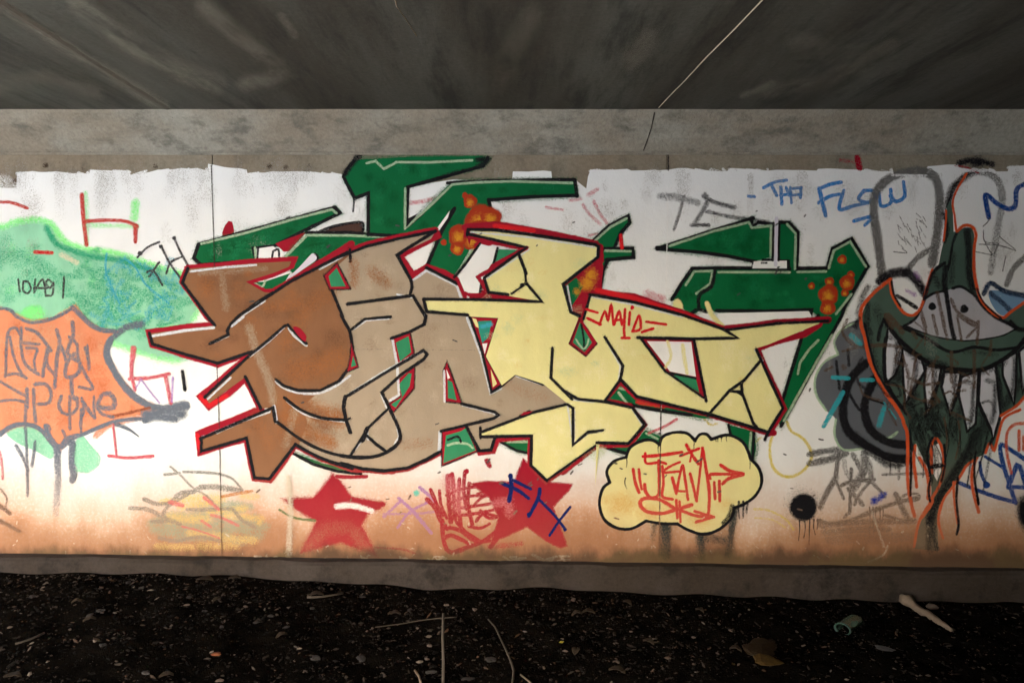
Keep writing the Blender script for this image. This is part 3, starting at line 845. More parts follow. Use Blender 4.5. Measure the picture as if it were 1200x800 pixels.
bubbles(g6, [(987, 304, 6), (951, 335, 4.5), (972, 330, 6), (971, 345, 13), (970, 360, 10), (997, 322, 5), (993, 331, 10), (990, 343, 5)])

# green slivers along the bottom
block('F 265 225 345 295 560 355 700 400 650 400 400 350 250 325 195 318', lines=['F 260 325 400 355 600 385'], pale=['F 250 255 290 265', 'F 260 280 300 330'])
Film().stroke(P('F 350 325 470 345'), 5, .5, .8).build('red_smear', BRED, piece)
block('F 385 455 460 488 450 520 330 540 290 570 210 540 330 520', lines=['F 200 535 250 552 290 562'], pale=['F 390 470 440 495'])
block('F 775 430 895 462 905 540 886 620 850 560 790 500', lines=['F 775 432 790 500', 'F 895 462 888 600'], pale=['F 880 470 872 580'], w=3.4)
block('D 745 590 890 582 885 645 820 630', lines=['D 745 590 820 630 885 645'], w=2.8, pale=['D 780 590 880 590'])
block('B 735 640 870 690 1010 718 1045 738 940 722 830 690', lines=['B 735 645 830 695 940 728 1050 738'], w=3.6)
Film().stroke(P('F 530 405 470 440 400 470'), 3.4, .5, .8).build('pink_stroke', paint('pink_red_spray', (0, 0, 0)), piece)

BLOCK_TOP = level()
# --- letters
def letter(fill, mat, name='letter', extra=()):
    q = P(fill)
    o = Film().poly(q).build(name, mat, piece)
    for nm, mt, cnt, a, b, c in extra: mottle(o, nm, q, mt, cnt, a, b, c)
    return o
def lines(parent, name, mat, specs, w, soft=0.3, cover=0.95, smooth=False):
    fm = Film()
    if mat is BLACK:
        for s in specs:
            q = P(s[0] if isinstance(s, tuple) else s)
            if not isinstance(s, tuple) or s[1] > 1: fm.stroke(q, 7, .97, .28, smooth)
    for s in specs:
        ww = w
        if isinstance(s, tuple): s, ww = s
        if mat is BLACK and ww > 1: ww *= 1.2
        fm.stroke(P(s), ww, soft, cover, smooth)
    return fm.build(name, mat, parent)

# crimson halo first: it shows outside the fills
red = Film()
for s in ('A 240 578 420 562 580 545 735 538 725 565 640 605 510 640', 'A 510 642 600 690 640 690 720 640 1005 465', 'A 240 578 215 640 330 800', 'B 330 0 368 42 220 55 60 78 75 135 220 180 380 228 540 165',
          'B 540 178 300 378 340 424 430 365 510 292 582 436 290 552 298 640 400 605 515 576 552 760 625 768 745 604 870 668 1010 716 1200 726', 'D 0 692 100 718 200 728 310 712 400 672 465 636',
          'C 0 510 120 468 280 430 440 400', 'C 440 405 450 425 300 505 275 520 335 610 400 572 480 600 548 640 575 715', 'D 590 515 650 640 710 632 730 575 890 566 888 700 960 772 1192 610', 'F 0 650 155 525 310 520 378 430 310 345 190 318 268 222 345 300 690 380 960 466 985 468',
          'F 965 468 1034 356 905 72 1000 40 1130 5 E 1200 600', 'E 1240 578 1000 592 750 622 560 548 330 470 130 448', 'C 580 385 720 372 900 400 1190 462', 'E 0 188 90 208 172 238 175 300 0 412 30 540 75 560', 'E 95 575 100 500 130 440',
          'C 595 395 590 420 700 450 868 480 640 615 690 690 600 705 780 715 940 735', 'C 700 455 640 470'):
    red.stroke(P(s), 7.6, 0.22, 1.0, False)
red.poly(P('C 575 385 720 372 760 390 620 400 600 470')).poly(P('A 960 490 1012 455 1000 500'))
# red body above the cream arm
red.poly(P('E 0 415 175 298 182 432 130 458 95 572 70 566 35 548'))
red.poly(P('E 178 290 188 330 178 432 330 470 330 495 130 455 95 570 60 570 40 545 110 460 100 380'))
red.build('crimson_outline', RED, piece)
Film().stroke(P('E 160 440 330 478 560 552 740 618'), 6, .3, 1, False).stroke(P('B 285 560 300 630'), 5, .3, .9, False).stroke(P('B 300 380 340 420 420 375'), 5, .3, .9, False).stroke(P('F 130 530 180 515'), 5, .3, .9).stroke(P('C 720 378 900 400'), 5, .3, .9).build('bright_red_outline', BRED, piece)
o = Film().poly(P('E 5 425 60 380 95 420 70 470 30 530')).build('shadow_block', GREEN, piece)
Film().dot(688, 332, 13, 0.9, .9).dot(693, 322, 11, 0.9, .9).dot(676, 342, 7, .9, .6).build('orange_glow', ORANGE, piece)

tan = letter('A 1000 500 C 0 512 120 474 280 436 440 408 C 420 440 262 516 330 636 400 578 545 652 572 716 660 720 640 760 540 798 D 600 0 660 160 704 358 752 326 815 272 945 318 1060 405 900 450 720 480 655 540 650 630 700 628 715 590 600 520 580 515 468 540 462 635 400 670 310 710 200 724 100 714 0 688 B 1010 712 870 664 745 600 640 480 660 420 900 300 960 0 A 880 620', TAN, extra=(('uneven_spray', DTAN, 30, 6, 20, .45), ('second_pass', LTAN, 34, 6, 20, .5)))
Film().poly(P('D 560 500 720 478 1060 408 655 548 655 566 725 572 702 628 652 632')).build('letter_spur', TAN, tan)
brn = letter('A 240 580 420 566 580 552 725 545 715 570 640 600 512 640 600 690 640 692 720 650 990 505 1000 515 885 615 920 690 965 800 B 960 0 1000 70 1012 150 1000 240 945 310 850 360 780 420 800 500 760 610 745 604 620 760 552 756 518 572 300 632 305 572 640 430 580 434 512 286 340 410 318 375 530 185 545 165 380 222 75 128 62 82 365 45 330 0 A 218 650', BROWN, extra=(('uneven_spray', DBROWN, 34, 6, 22, .5), ('second_pass', OBROWN, 24, 7, 20, .45)))
fm = Film()
for s, w, c in (('B 760 250 860 230 940 200', 40, .45), ('A 900 690 800 760 B 700 120', 30, .35), ('B 740 420 860 460 940 480', 34, .75), ('B 700 470 800 540 900 590', 26, .7), ('A 620 760 760 740', 20, .4), ('A 940 640 900 640', 10, .5), ('B 560 480 620 600', 24, .25)):
    fm.stroke(P(s), w, 0.9, c)
fm.build('orange_fade', OBROWN, brn)
fm = Film()
for x, y, q in ((357, 478, 22), (352, 470, 16), (356, 500, 20), (362, 515, 14), (372, 485, 18), (348, 512, 12), (380, 500, 14)): fm.dot(x, y, q, .95, .75, ry=q*.8)
fm.build('brown_fade', BROWN, brn)
fm = Film()
for s, w, c in (('B 530 60 560 160 620 300 640 400', 14, .5), ('A 400 600 420 760', 12, .35), ('B 740 450 700 600', 14, .35), ('A 300 600 600 580', 10, .3)):
    fm.stroke(P(s), w, 0.9, c)
fm.build('dusty_fade', TAN, brn)
lines(brn, 'highlight', HI, ['A 255 592 420 572 560 562', ('B 70 95 220 70 360 55', 3.4), ('B 445 48 500 5', 3), ('B 350 128 430 92', 3), ('B 530 190 620 120 690 55', 2.6), ('B 715 60 740 95 795 138', 3.2), ('B 335 388 440 290', 2.4), ('B 375 545 500 490 620 448', 3.6), ('B 645 425 655 495', 4), ('A 975 515 860 580', 3), ('A 600 730 495 798', 3)], 2.6, 0.35, .85)
lines(brn, 'highlight_curve', HI, [('B 655 308 690 336 760 360 850 362 930 330 1000 280', 3), ('B 705 400 800 466 980 498', 2)], 3, .35, .8, True)
lines(brn, 'black_line', BLACK, ['A 990 502 720 640 480 800 B 440 40 425 70 430 88 345 130', 'A 240 580 215 645 330 800 B 365 42', 'B 60 82 75 132 220 178 380 222 540 168', 'B 530 185 320 380', 'B 510 286 582 434', 'B 300 575 370 545 640 430 650 495', 'B 304 574 302 634 515 572 552 758 622 764 745 602', ('A 885 615 920 690 965 800 B 960 0 1000 72 1014 150 1002 235 950 305 860 350 760 350 690 328 655 300', 3.2)], 3.2)
lines(brn, 'black_curve', BLACK, [('B 530 185 620 112 700 45 725 62 795 130', 3), ('B 695 385 770 440 870 478 985 488', 3.2), ('B 660 498 780 585 900 640 1010 660 1100 662', 3.2), ('A 640 690 560 740 490 795', 2.4)], 3, smooth=True)
Film().poly(P('B 732 52 765 56 797 98 792 122 760 95'), True).build('red_eye', RED, brn)

# holes in the tan letter
def hole(pts, inner=(), w=4.6, mat=RED):
    o = Film().poly(P(pts)).build('letter_gap', mat, piece)
    for p, mt, nm in inner: Film().poly(P(p)).build(nm, mt, o)
    Film().stroke(P(pts), 2.0, .3, .7, False, True).build('black_outline', BLACK, o)
    return o
MGREEN = paint('mid_green_spray', (0.03, 0.22, 0.105), 0.05, vary=0.3)
hole('A 878 612 940 552 1005 675 905 678', [('A 900 615 938 575 980 662 912 664', MGREEN, 'green_fill')])
hole('D 45 120 80 240 25 265 40 200', [('D 55 185 70 232 45 240', MGREEN, 'green_fill')])
hole('D 236 105 322 75 342 175 262 240', [('D 255 125 315 95 328 170 275 215', MGREEN, 'green_fill')])
hole('D 262 300 345 225 342 340 245 452 215 415 275 375', [('D 270 320 315 268 330 270 320 330 255 430 232 415 285 380', MGREEN, 'green_fill')])
hole('D 495 212 478 260 486 402 566 410', [('D 498 300 520 310 540 395 500 385', MGREEN, 'green_fill'), ('D 492 250 510 290 498 296', WHT, 'white_fill')])
hole('D 472 540 580 515 640 635 470 704', [('D 490 560 560 540 585 525 630 630 478 690', MGREEN, 'green_fill')])
Film().stroke(P('D 500 605 540 595 590 600 615 618'), 3, .4, .8).build('pale_highlight', LGREEN, piece)
Film().stroke(P('D 500 580 545 565 560 590'), 3, .4, .9).build('black_curl', BLACK, piece)
hole('D 598 2 736 10 678 190 752 324 704 358', [('D 612 10 632 15 650 60 630 50', YELLOW, 'cream_fill'), ('D 640 25 705 22 690 100 660 128 645 70', paint('teal_gap_spray', (0.03, 0.26, 0.20), 0.1), 'green_fill'), ('D 660 130 685 128 672 180', WHT, 'white_fill'), ('D 700 250 730 318 710 335', YELLOW, 'cream_fill')])
Film().stroke(P('D 660 50 700 40'), 6, .6, .8).build('blue_dab', SKYB, piece)

# diagonal bar and ball of the tan letter
bar = Film().poly(P('D 20 378 385 160 402 178 385 204 190 358 100 440 40 540')).build('letter_bar', TAN, tan)
lines(tan, 'highlight', HI, [('D 30 372 200 262 380 166', 3.4), ('D 190 370 215 430', 3.4), ('D 240 112 262 235 270 370 230 395', 3), ('D 60 60 115 22 230 12', 2.4), ('C 340 712 392 798', 3), ('C 340 630 400 588 540 658 560 712', 3), ('D 482 260 484 400', 2.6), ('D 570 418 715 455 735 468', 3), ('D 462 545 458 630', 3.4), ('D 590 10 655 180 700 362 745 340', 3.4), ('D 820 282 940 322', 2.2), ('D 118 535 125 575', 3), ('D 40 655 100 580', 2.2), ('D 250 470 270 565 250 600', 2.2), ('C 262 700 330 714', 2.4)], 2.6, .35, .85)
lines(tan, 'black_line', BLACK, [('D 20 380 200 270 385 162 402 180 385 204 280 275 190 358 225 430', 3.2), ('D 18 380 10 430 20 480 42 545', 4), ('D 50 62 110 15 230 5', 2.8), ('D 235 105 320 75 388 40 396 0', 3.2), ('C 30 745 180 725 335 705 390 795', 3.4), ('C 328 636 332 665 322 702', 3.2),
                                 ('C 440 404 300 490 262 516 328 636', 3.4), ('C 400 576 545 650', 3.2), ('D 225 430 125 525 40 658', 2.6), ('D 118 560 160 598 205 632', 3), ('D 100 580 120 530', 4.5), ('D 0 690 100 716 200 726 310 712 400 672 462 636', 3.4), ('D 565 412 720 450 735 465 715 480 585 512 468 540', 3.2),
                                 ('D 704 358 752 326 815 272 945 320', 3), ('D 585 515 648 632 702 628 718 575', 3), ('D 600 0 660 170 704 356', 2.6), ('D 15 490 40 480', 2), ('C 0 520 120 474 280 436 440 404', 3), ('C 40 490 44 530', 2.4), ('A 1000 490 1002 545', 2.4)], 3)
lines(tan, 'black_curve', BLACK, [('D 0 655 90 665 180 652 250 612 276 570 262 510 230 445', 3.6), ('B 745 604 870 668 1010 714', 3.4)], 3.4, smooth=True)
fm = Film()
for s, w, c in (('C 150 600 200 640', 20, .4), ('D 800 330 940 380', 22, .15), ('D 300 600 400 600', 20, .2), ('C 60 560 60 640', 16, .4)):
    fm.stroke(P(s), w, .9, c)
fm.build('brown_fade', OBROWN, tan)

# cream letters
yel = letter('C 596 400 720 402 900 426 1190 470 E 165 238 163 282 0 412 35 545 75 560 25 690 105 750 160 690 90 575 125 458 330 500 560 558 750 624 1000 592 1200 584 1200 596 H 0 135 E 905 712 F 1030 355 962 465 690 382 345 300 268 216 190 320 C 1190 1600 D 1200 400 1060 410 945 318 815 276 752 326 678 190 736 10 610 4 C 590 798 400 780 386 722 640 726 940 734 690 690 670 622 868 480 700 445', YELLOW, extra=(('second_pass', PYEL, 40, 6, 18, .55), ('uneven_spray', OYEL, 14, 6, 14, .25)))
yel2 = letter('D 655 545 900 450 1060 412 1200 395 F 70 310 320 350 382 430 310 522 155 522 0 645 D 1190 608 960 770 888 700 892 562 655 566', YELLOW, extra=(('second_pass', PYEL, 18, 6, 16, .55),))
fm = Film()
for i in range(46):
    x, y = random.uniform(560, 890), random.uniform(275, 540)
    if 740 < x and (y < 400 + (x-740)*0.1 or y > 440): continue
    if x < 650 and 400 < y < 500: continue
    if x > 690 and y < 360: continue
    if y > 500 and x < 625: continue
    fm.dot(x, y, random.uniform(8, 20), 0.95, random.uniform(0.2, 0.5), ry=random.uniform(6, 14))
fm.build('green_mottle', YMOTTLE, yel)
# gap inside the right cream letter
gap = Film().poly(P('F 358 18 612 28 670 314 480 180')).build('letter_gap', RED, yel)
Film().poly(P('F 392 38 600 42 622 205 500 180')).build('white_fill', WHT, gap)
Film().poly(P('F 498 182 622 212 638 280 560 235')).build('green_fill', MGREEN, gap)
Film().stroke(P('F 490 40 505 110 480 160'), 4, .5, .8).stroke(P('F 560 60 570 130 580 185'), 5, .5, .8).build('cream_streaks', YELLOW, gap)
Film().stroke(P('F 500 188 620 212'), 3, .3, .9).build('black_line', BLACK, gap)
dia = Film().poly(P('E 75 562 24 692 106 752 162 690')).build('letter_gap', RED, yel)
Film().poly(P('E 78 590 45 685 100 730 135 685')).build('green_fill', MGREEN, dia)
Film().stroke(P('E 85 600 95 660 100 720'), 2.4, .3, .9).stroke(P('E 75 580 30 690 106 748 158 690'), 2.4, .3, .6, False).build('black_line', BLACK, dia)
Film().stroke(P('E 60 670 80 700 98 715 115 690 118 670'), 2, .4, .9).build('pale_highlight', LGREEN, dia)
o = Film().poly(P('C 650 462 732 484 705 552 655 640 650 695 580 695 545 632')).build('white_gap', WHT, piece)
Film().poly(P('C 740 488 828 492 705 556')).build('green_fill', MGREEN, o)
Film().stroke(P('C 650 462 590 545 530 618'), 3, .3, .9, False).stroke(P('C 732 484 715 550'), 3, .3, .9).stroke(P('C 655 650 650 690'), 3, .3, .9).build('black_line', BLACK, o)
Film().stroke(P('C 545 630 570 690 600 702 660 700'), 4, .3, 1, False).stroke(P('C 868 482 640 618 690 690'), 4.4, .3, 1, False).build('crimson_edge', RED, o)
lines(yel, 'highlight', HI, [('C 610 408 900 434 1185 478', 2.2), ('E 160 245 158 284 10 404', 2.2), ('E 20 420 40 540', 2.2), ('F 205 40 268 155 260 215', 2.2), ('E 135 470 330 508 560 566', 2.2), ('D 1080 392 1180 405', 1.8), ('E 900 720 F 935 130', 2.2), ('C 880 490 680 625', 1.8)], 2.2, .4, .75)
lines(yel, 'black_line', BLACK, [('C 590 420 594 396 720 398 900 422 1190 466 E 165 236 163 284 0 412 35 542 75 560', 3.2), ('C 595 418 700 440 868 480 670 622 690 690 780 700', 3), ('C 386 722 640 724 940 734 870 650', 3), ('C 386 722 400 780 590 796', 3.2), ('C 835 512 862 600 866 650 800 695', 2.2), ('C 835 520 866 600', 3.2), ('C 870 650 845 655', 3),
                                 ('D 990 152 982 290 1080 388', 3), ('D 1100 390 1200 398 F 0 315 E 0 0', 0.01), ('F 0 270 70 310 200 322 325 350', 3.2), ('F 195 20 240 90 280 155 268 218 195 318', 3), ('F 268 216 345 298 690 382 960 464', 3.4), ('E 125 460 330 496 560 556 750 622 818 664 610 668 350 662', 3.2), ('E 770 626 1000 596 1240 584', 2.8), ('F 612 30 670 316', 3.2), ('F 360 20 480 182', 2.6), ('F 480 180 660 305', 2.2),
                                 ('F 925 130 850 220 780 270 700 360 680 385', 3), ('F 835 235 838 280 890 420 905 440', 3), ('F 780 272 835 280 840 265', 2.6), ('F 905 78 1030 352 962 462 945 500', 3), ('E 95 575 128 460', 2.6)], 3)
lines(yel2, 'highlight', HI, [('D 1092 440 1092 600 1150 556', 2.2), ('F 325 358 370 430', 2.4), ('F 20 340 48 520 108 470 180 462', 2)], 2.2, .4, .75)
lines(yel2, 'black_line', BLACK, [('D 652 525 652 570', 2.6), ('D 655 545 900 452 1058 414 1086 432 1086 604 1150 550 1200 542 F 110 464 185 456', 3), ('D 660 566 892 562 888 700 962 770', 3.2), ('D 1190 608 962 770', 2.2), ('F 325 350 382 430 305 518 160 514', 3.2), ('F 0 330 45 345 45 520', 0.01), ('D 840 470 880 448', 3)], 3)
Film().poly(P('D 838 468 855 450 900 445 880 458')).build('red_chip', RED, yel2)
Film().poly(P('F 790 268 830 268 842 300 818 285')).build('black_wedge', BLACK, yel)

# --- name written in red on the cream arm
r = graffiti('tag_lettering', 725, 398, 'small red signature between dashes on the cream arm of the big letters')
fm = Film()
for s in ('E 110 530 160 545', 'E 115 572 175 600', 'E 170 600 195 540 210 580 225 510 235 600', 'E 240 600 262 540 275 600', 'E 245 580 275 578', 'E 290 530 285 620 288 660', 'E 275 664 310 664', 'E 312 545 308 600', 'E 325 632 355 560 362 620 330 632', 'E 370 635 420 620', 'E 390 588 480 600'):
    fm.stroke(P(s), 3.2, .35, .95)
fm.dot(741, 360, 2.6, .3).dot(740.5, 361, 2.2, .3)
fm.build('tag_strokes', BRED, r)
r = graffiti('scribble_graffiti', 690, 545, 'tiny black flecks and ink spatter on the white wall around the letters')
fm = Film()
for i in range(90):
    x, y = random.uniform(270, 960), random.uniform(240, 620)
    if 300 < x < 900 and 290 < y < 520 and random.random() < 0.85: continue
    a = random.uniform(-1.2, 0.4); l = random.uniform(1, 5)
    fm.stroke([(x, y), (x + l*math.cos(a), y + l*math.sin(a))], random.uniform(1.0, 2.2), .3, .85)
fm.build('ink_flecks', GREY_BK, r, stuff=True)

# ================================================================== under the big piece
set_level(0)
r = graffiti('star_graffiti', 392, 645, 'soft red five-pointed star with a pale slash, standing clear of other paint')
st = 'L 360 225 405 270 445 330 595 360 580 378 520 405 490 460 560 600 400 535 300 560 215 585 290 440 215 400 135 340 270 335 310 290'
Film().poly(P(st)).stroke(P(st), 5, .7, .8, False, True).stroke(P('L 380 232 440 235 515 232'), 5, .4, .95).stroke(P('L 440 340 520 355 590 362'), 8, .4, .95).stroke(P('L 560 565 680 572 750 595'), 3, .6, .5).stroke(P(st), 10, .97, .4, False, True).build('star_fill', STAR, r)
Film().stroke(P('L 250 560 300 500'), 22, .97, .5).stroke(P('L 520 580 470 500'), 22, .97, .5).stroke(P('L 330 480 430 470'), 22, .97, .35).build('maroon_fade', paint('maroon_spray', (0.20, 0.025, 0.03), .1, mud=.3), r)
Film().stroke(P('L 380 372 450 368 540 392'), 8, .6, .85).build('pale_slash', WHT, r)
Film().stroke(P('L 110 388 180 425 275 438'), 3, .4, .85).build('green_stroke', GREEN, r)
VIO = paint('violet_marker_spray', (0.30, 0.14, 0.40), 0.1)
r = graffiti('tag_lettering', 485, 615, 'faded violet crossed strokes between the two red stars')
Film().stroke(P('L 600 420 680 345'), 4, .5, .75).stroke(P('L 670 335 740 400 820 495'), 4.6, .5, .85).stroke(P('L 665 470 720 400 810 350'), 3.6, .5, .8).stroke(P('L 600 408 760 405 850 395'), 3, .5, .6).stroke(P('L 770 285 810 320 840 350'), 4.5, .5, .8).build('tag_strokes', VIO, r)
r = graffiti('dot_graffiti', 488, 577, 'small turquoise paint dot beside the violet strokes')
Film().dot(488, 577.5, 5, .6, .9).build('dot', paint('turquoise_spray', (0.05, 0.50, 0.42), 0.05), r)
r = graffiti('star_graffiti', 620, 640, 'larger red star overlapped by a dark blue FLX tag and red scribble')
st = 'X 800 -10 850 40 950 150 1140 165 1120 200 1005 320 1040 420 1100 590 1060 605 960 555 825 455 700 515 580 565 610 470 630 390 560 250 440 160 540 145 740 150 760 90'
Film().poly(P(st)).stroke(P(st), 4, .7, .8, False, True).stroke(P('X 570 600 700 590 780 580'), 8, .8, .5).build('star_fill', STAR, r)
r = graffiti('scribble_graffiti', 545, 640, 'dense red scribble of overlapping loops against the larger star')
fm = Film()
for s, w in (('X 125 270 180 330 220 420 260 470', 6), ('X 150 205 190 300 230 380', 5), ('X 270 110 275 240 290 420', 6.5), ('X 300 95 310 240 320 400', 5.5), ('X 390 75 380 200 400 330', 5), ('X 210 210 220 300 260 400', 4), ('X 350 130 345 300 360 450', 5), ('X 420 160 410 300 440 440', 5),
             ('X 260 240 350 200 450 180 560 150', 4), ('X 270 300 400 250 520 240 600 220', 4), ('X 300 340 420 320 560 300 620 270', 4), ('X 460 300 520 250 600 250', 3.5), ('X 330 380 450 370 600 340', 4), ('X 500 350 560 400 640 380 680 320 640 290 600 330 640 370', 4), ('X 470 420 520 370 620 390', 4), ('X 420 460 500 470 560 440', 4),
             ('X 230 420 240 560 290 640 420 600 520 560 640 470', 5.5), ('X 260 460 360 490 460 560 560 560', 5), ('X 250 540 290 520 380 560 430 590', 5), ('X 330 430 400 500 480 550', 4), ('X 640 380 640 480 600 560 570 600', 6), ('X 560 160 620 240 650 330', 6), ('X 470 180 540 160 600 200', 5), ('X 480 230 560 220 640 300', 4)):
    fm.stroke(P(s), w, .35, .9)
fm.dot(529, 556.5, 3.6, .3).dot(546.5, 552, 3.6, .3)
fm.stroke(P('X 545 0 560 30'), 6.5, .4, .9)
fm.build('scribble', STAR, r)
Film().stroke(P('X 280 160 330 200 350 320'), 24, .9, .5).stroke(P('X 600 300 690 280 700 350'), 16, .9, .5).build('pink_haze', PINK, r)
NAVY = paint('navy_spray', (0.004, 0.014, 0.105), 0.03, mud=0.0)
r = graffiti('tag_lettering', 635, 600, 'dark navy FLX tag across the larger red star')
fm = Film()
for s, w in (('X 710 105 715 190 700 275', 5), ('X 660 160 760 205 835 260', 4.4), ('X 720 130 780 160 850 195', 4), ('X 915 200 905 260 840 385', 4.6), ('X 900 260 990 350 1050 420 1095 480', 3.4), ('X 1128 325 1060 410 985 520', 3.2)):
    fm.stroke(P(s), w, .3, .95)
fm.dot(598.3, 557.5, 3.6, .3).dot(620, 603, 3.4, .3).dot(662, 620, 2.6, .3)
fm.build('tag_strokes', NAVY, r)

# cloud shaped cartouche
set_level(BLOCK_TOP + 2)
r = graffiti('bubble_graffiti', 800, 625, 'yellow cloud bubble with scalloped black outline under the cream letters')
lobes = ['N 215 182 235 135 290 105 335 102 372 122', 'N 372 122 388 85 440 66 500 70 538 104', 'N 538 104 560 76 590 74 615 98', 'N 615 98 690 78 755 105 785 150 798 190', 'N 798 190 838 235 850 300 822 360 770 400 722 418', 'N 722 418 705 470 650 520 580 542 510 524 455 494', 'N 455 494 380 492 308 480', 'N 308 480 240 516 170 512 112 472 90 400 105 330 138 300', 'N 138 300 125 245 160 200 215 182']
ring = []
for l in lobes: ring += catmull(P(l), False, 4)[:-1]
legs = Film().stroke(P('N 395 480 402 560 398 640'), 15, .6, 1, fade=(1, .45)).stroke(P('N 560 530 565 590 570 650'), 12, .7, 1, fade=(1, .4)).stroke(P('N 720 420 710 520 692 640'), 10, .6, 1, fade=(1, .45)).stroke(P('N 350 490 330 590'), 10, .8, .6, fade=(1, .1)).stroke(P('N 600 560 680 570'), 16, .9, .5)
legs.build('drip_legs', paint('charcoal_leg_spray', (0.045, 0.05, 0.045), 0.05, mud=0.0), r)  # charcoal paint legs running down below the bubble
bub = Film().poly(ring).build('bubble_fill', YELLOW, r)
fm = Film()
for x, y, q, c in ((730, 590, 28, .8), (760, 600, 26, .6), (820, 608, 24, .6), (715, 585, 18, .5), (790, 590, 40, .35), (850, 590, 16, .4)): fm.dot(x, y, q, .9, c, ry=q*0.7)
fm.build('golden_fade', OYEL, bub)
fm = Film()
for l in lobes: fm.stroke(P(l), 3.6, .28, .97)
for x, y in ((772, 520), (814, 514), (734, 535), (879, 537), (733, 560)): fm.drip(x, y, 12, 1.6)
for x in (838, 842, 846, 851): fm.drip(x, 512, 5, 1.4)
fm.stroke(P('N 712 410 700 450 670 490'), 6, .6, .8)
for x in (866, 871, 876): fm.drip(x, 588, random.uniform(10, 20), 3)
fm.build('black_outline', BLACK, r)
r = graffiti('tag_lettering', 790, 600, 'bright red handwritten lettering with arrows inside the yellow cloud bubble')
fm = Film()
for s, w in (('N 295 178 380 172 475 158', 4), ('N 305 165 310 210 375 205 400 212', 3.4), ('N 368 200 370 300 365 360 330 370 305 340 302 310', 4), ('N 385 225 390 300 385 365 430 378', 3.6), ('N 385 250 420 225 465 205', 3.2), ('N 390 255 465 248', 3.2), ('N 432 280 450 350', 4), ('N 450 350 478 222 492 290 505 380', 3.4), ('N 455 340 500 342', 2.8),
             ('N 515 260 530 320 545 385', 3.8), ('N 545 385 560 260 573 140', 3.2), ('N 573 140 590 240 605 350 600 460', 4), ('N 498 125 520 165 553 212', 3.8), ('N 470 175 555 142', 3.2), ('N 515 200 525 150', 2.8), ('N 608 280 612 262 760 262', 4), ('N 660 220 700 245 762 260', 4.4), ('N 760 264 700 280 668 305', 4.6), ('N 628 300 632 375', 3.6), ('N 652 295 654 385', 3.6),
             ('N 248 240 258 300 275 345', 4), ('N 275 240 280 290 288 330', 3.4), ('N 440 420 370 380 300 375 280 400 310 435 380 445 440 430 520 405', 4.6), ('N 450 385 455 465', 3.6), ('N 465 390 470 485', 3.2), ('N 470 430 540 455 625 462', 3.8), ('N 538 435 620 460', 3.6), ('N 545 485 620 462', 3.8)):
    fm.stroke(P(s), w, .35, .95)
fm.build('tag_strokes', BRED, r)

# right of the bubble
set_level(0)
YL = paint('thin_yellow_spray', (0.62, 0.50, 0.08), 0.08)
r = graffiti('ring_graffiti', 925, 560, 'thin yellow sprayed ring right of the yellow cloud bubble')
Film().stroke(P('H 90 500 110 540 170 580 205 650 180 710 120 750 60 745 20 700 8 620 20 560'), 4, .5, .8).build('ring', YL, r)
Film().stroke(P('N 815 425 880 430 960 470 1000 520'), 3, .6, .6).stroke(P('N 820 465 900 475 960 510'), 2.5, .6, .5).stroke(P('F 925 490 900 510'), 3, .6, .6).stroke(P('F 660 400 690 430 720 425'), 3, .5, .6).build('yellow_curl', YL, r)
r = graffiti('spot_graffiti', 941, 612, 'round black spray spot with thin drips low on the wall')
fm = Film().dot(941.5, 594, 19, .28, 1.0, wob=.02).dot(941, 592, 30, .95, .35)
for x, l in ((937, 25), (943, 22), (949, 30), (954, 18), (958, 12)): fm.drip(x, 608, l, 1.6)
fm.build('spot', BLACK, r)
r = graffiti('tag_lettering', 1000, 625, 'smoky grey angular tag beneath the dark scalloped bubble')
fm = Film()
for s, w, c in (('W 180 190 280 170 400 160', 9, .8), ('W 180 255 300 230 420 190', 10, .8), ('W 375 200 355 360', 7, .8), ('W 355 360 290 470 250 560', 8, .8), ('W 360 380 410 500', 5, .75), ('W 400 410 480 380 620 370', 6, .8), ('W 465 300 460 450 455 600', 5, .8), ('W 480 200 530 290', 7, .7), ('W 560 200 560 300 480 430', 12, .75), ('W 590 260 610 370', 9, .6), ('W 590 390 520 480 490 540', 5, .75), ('W 600 380 680 460 700 490', 5, .7),
                ('W 410 220 430 320 470 370', 7, .4), ('W 450 440 540 540', 7, .7), ('W 240 660 330 680 450 660 600 600 760 540 920 500', 6, .75), ('W 600 590 740 540', 5, .6), ('W 780 480 830 580 870 650', 8, .7), ('W 800 510 850 475 930 470 945 500 900 520 800 520', 3.5, .7), ('W 260 690 500 670 900 660', 9, .6), ('W 280 740 500 720 720 720', 10, .5), ('W 700 620 800 650', 5, .6), ('W 440 610 420 630', 5, .6),
                ('W 690 335 850 330 980 330', 3.5, .7), ('W 800 240 800 360', 4, .6), ('W 740 260 740 330', 3, .5), ('W 330 790 700 780 880 770', 14, .35)):
    fm.stroke(P(s), w, .55, c)
fm.build('tag_strokes', GREY_BK, r)
r = graffiti('spot_graffiti', 1030, 595, 'small cobalt blue spray blot with dark drips over the grey tag')
Film().stroke(P('W 620 530 650 515 700 470'), 8, .9, .85).dot(1025, 586, 7, .9, .9).dot(1033, 580, 6, .9, .8).build('blot', paint('cobalt_spray', (0.006, 0.035, 0.34), 0.05, mud=.05), r)
fm = Film()
for x in (1019, 1023, 1027, 1031, 1035): fm.drip(x, 594, random.uniform(18, 40), 1.5)
fm.build('drips', GREY_BK, r)

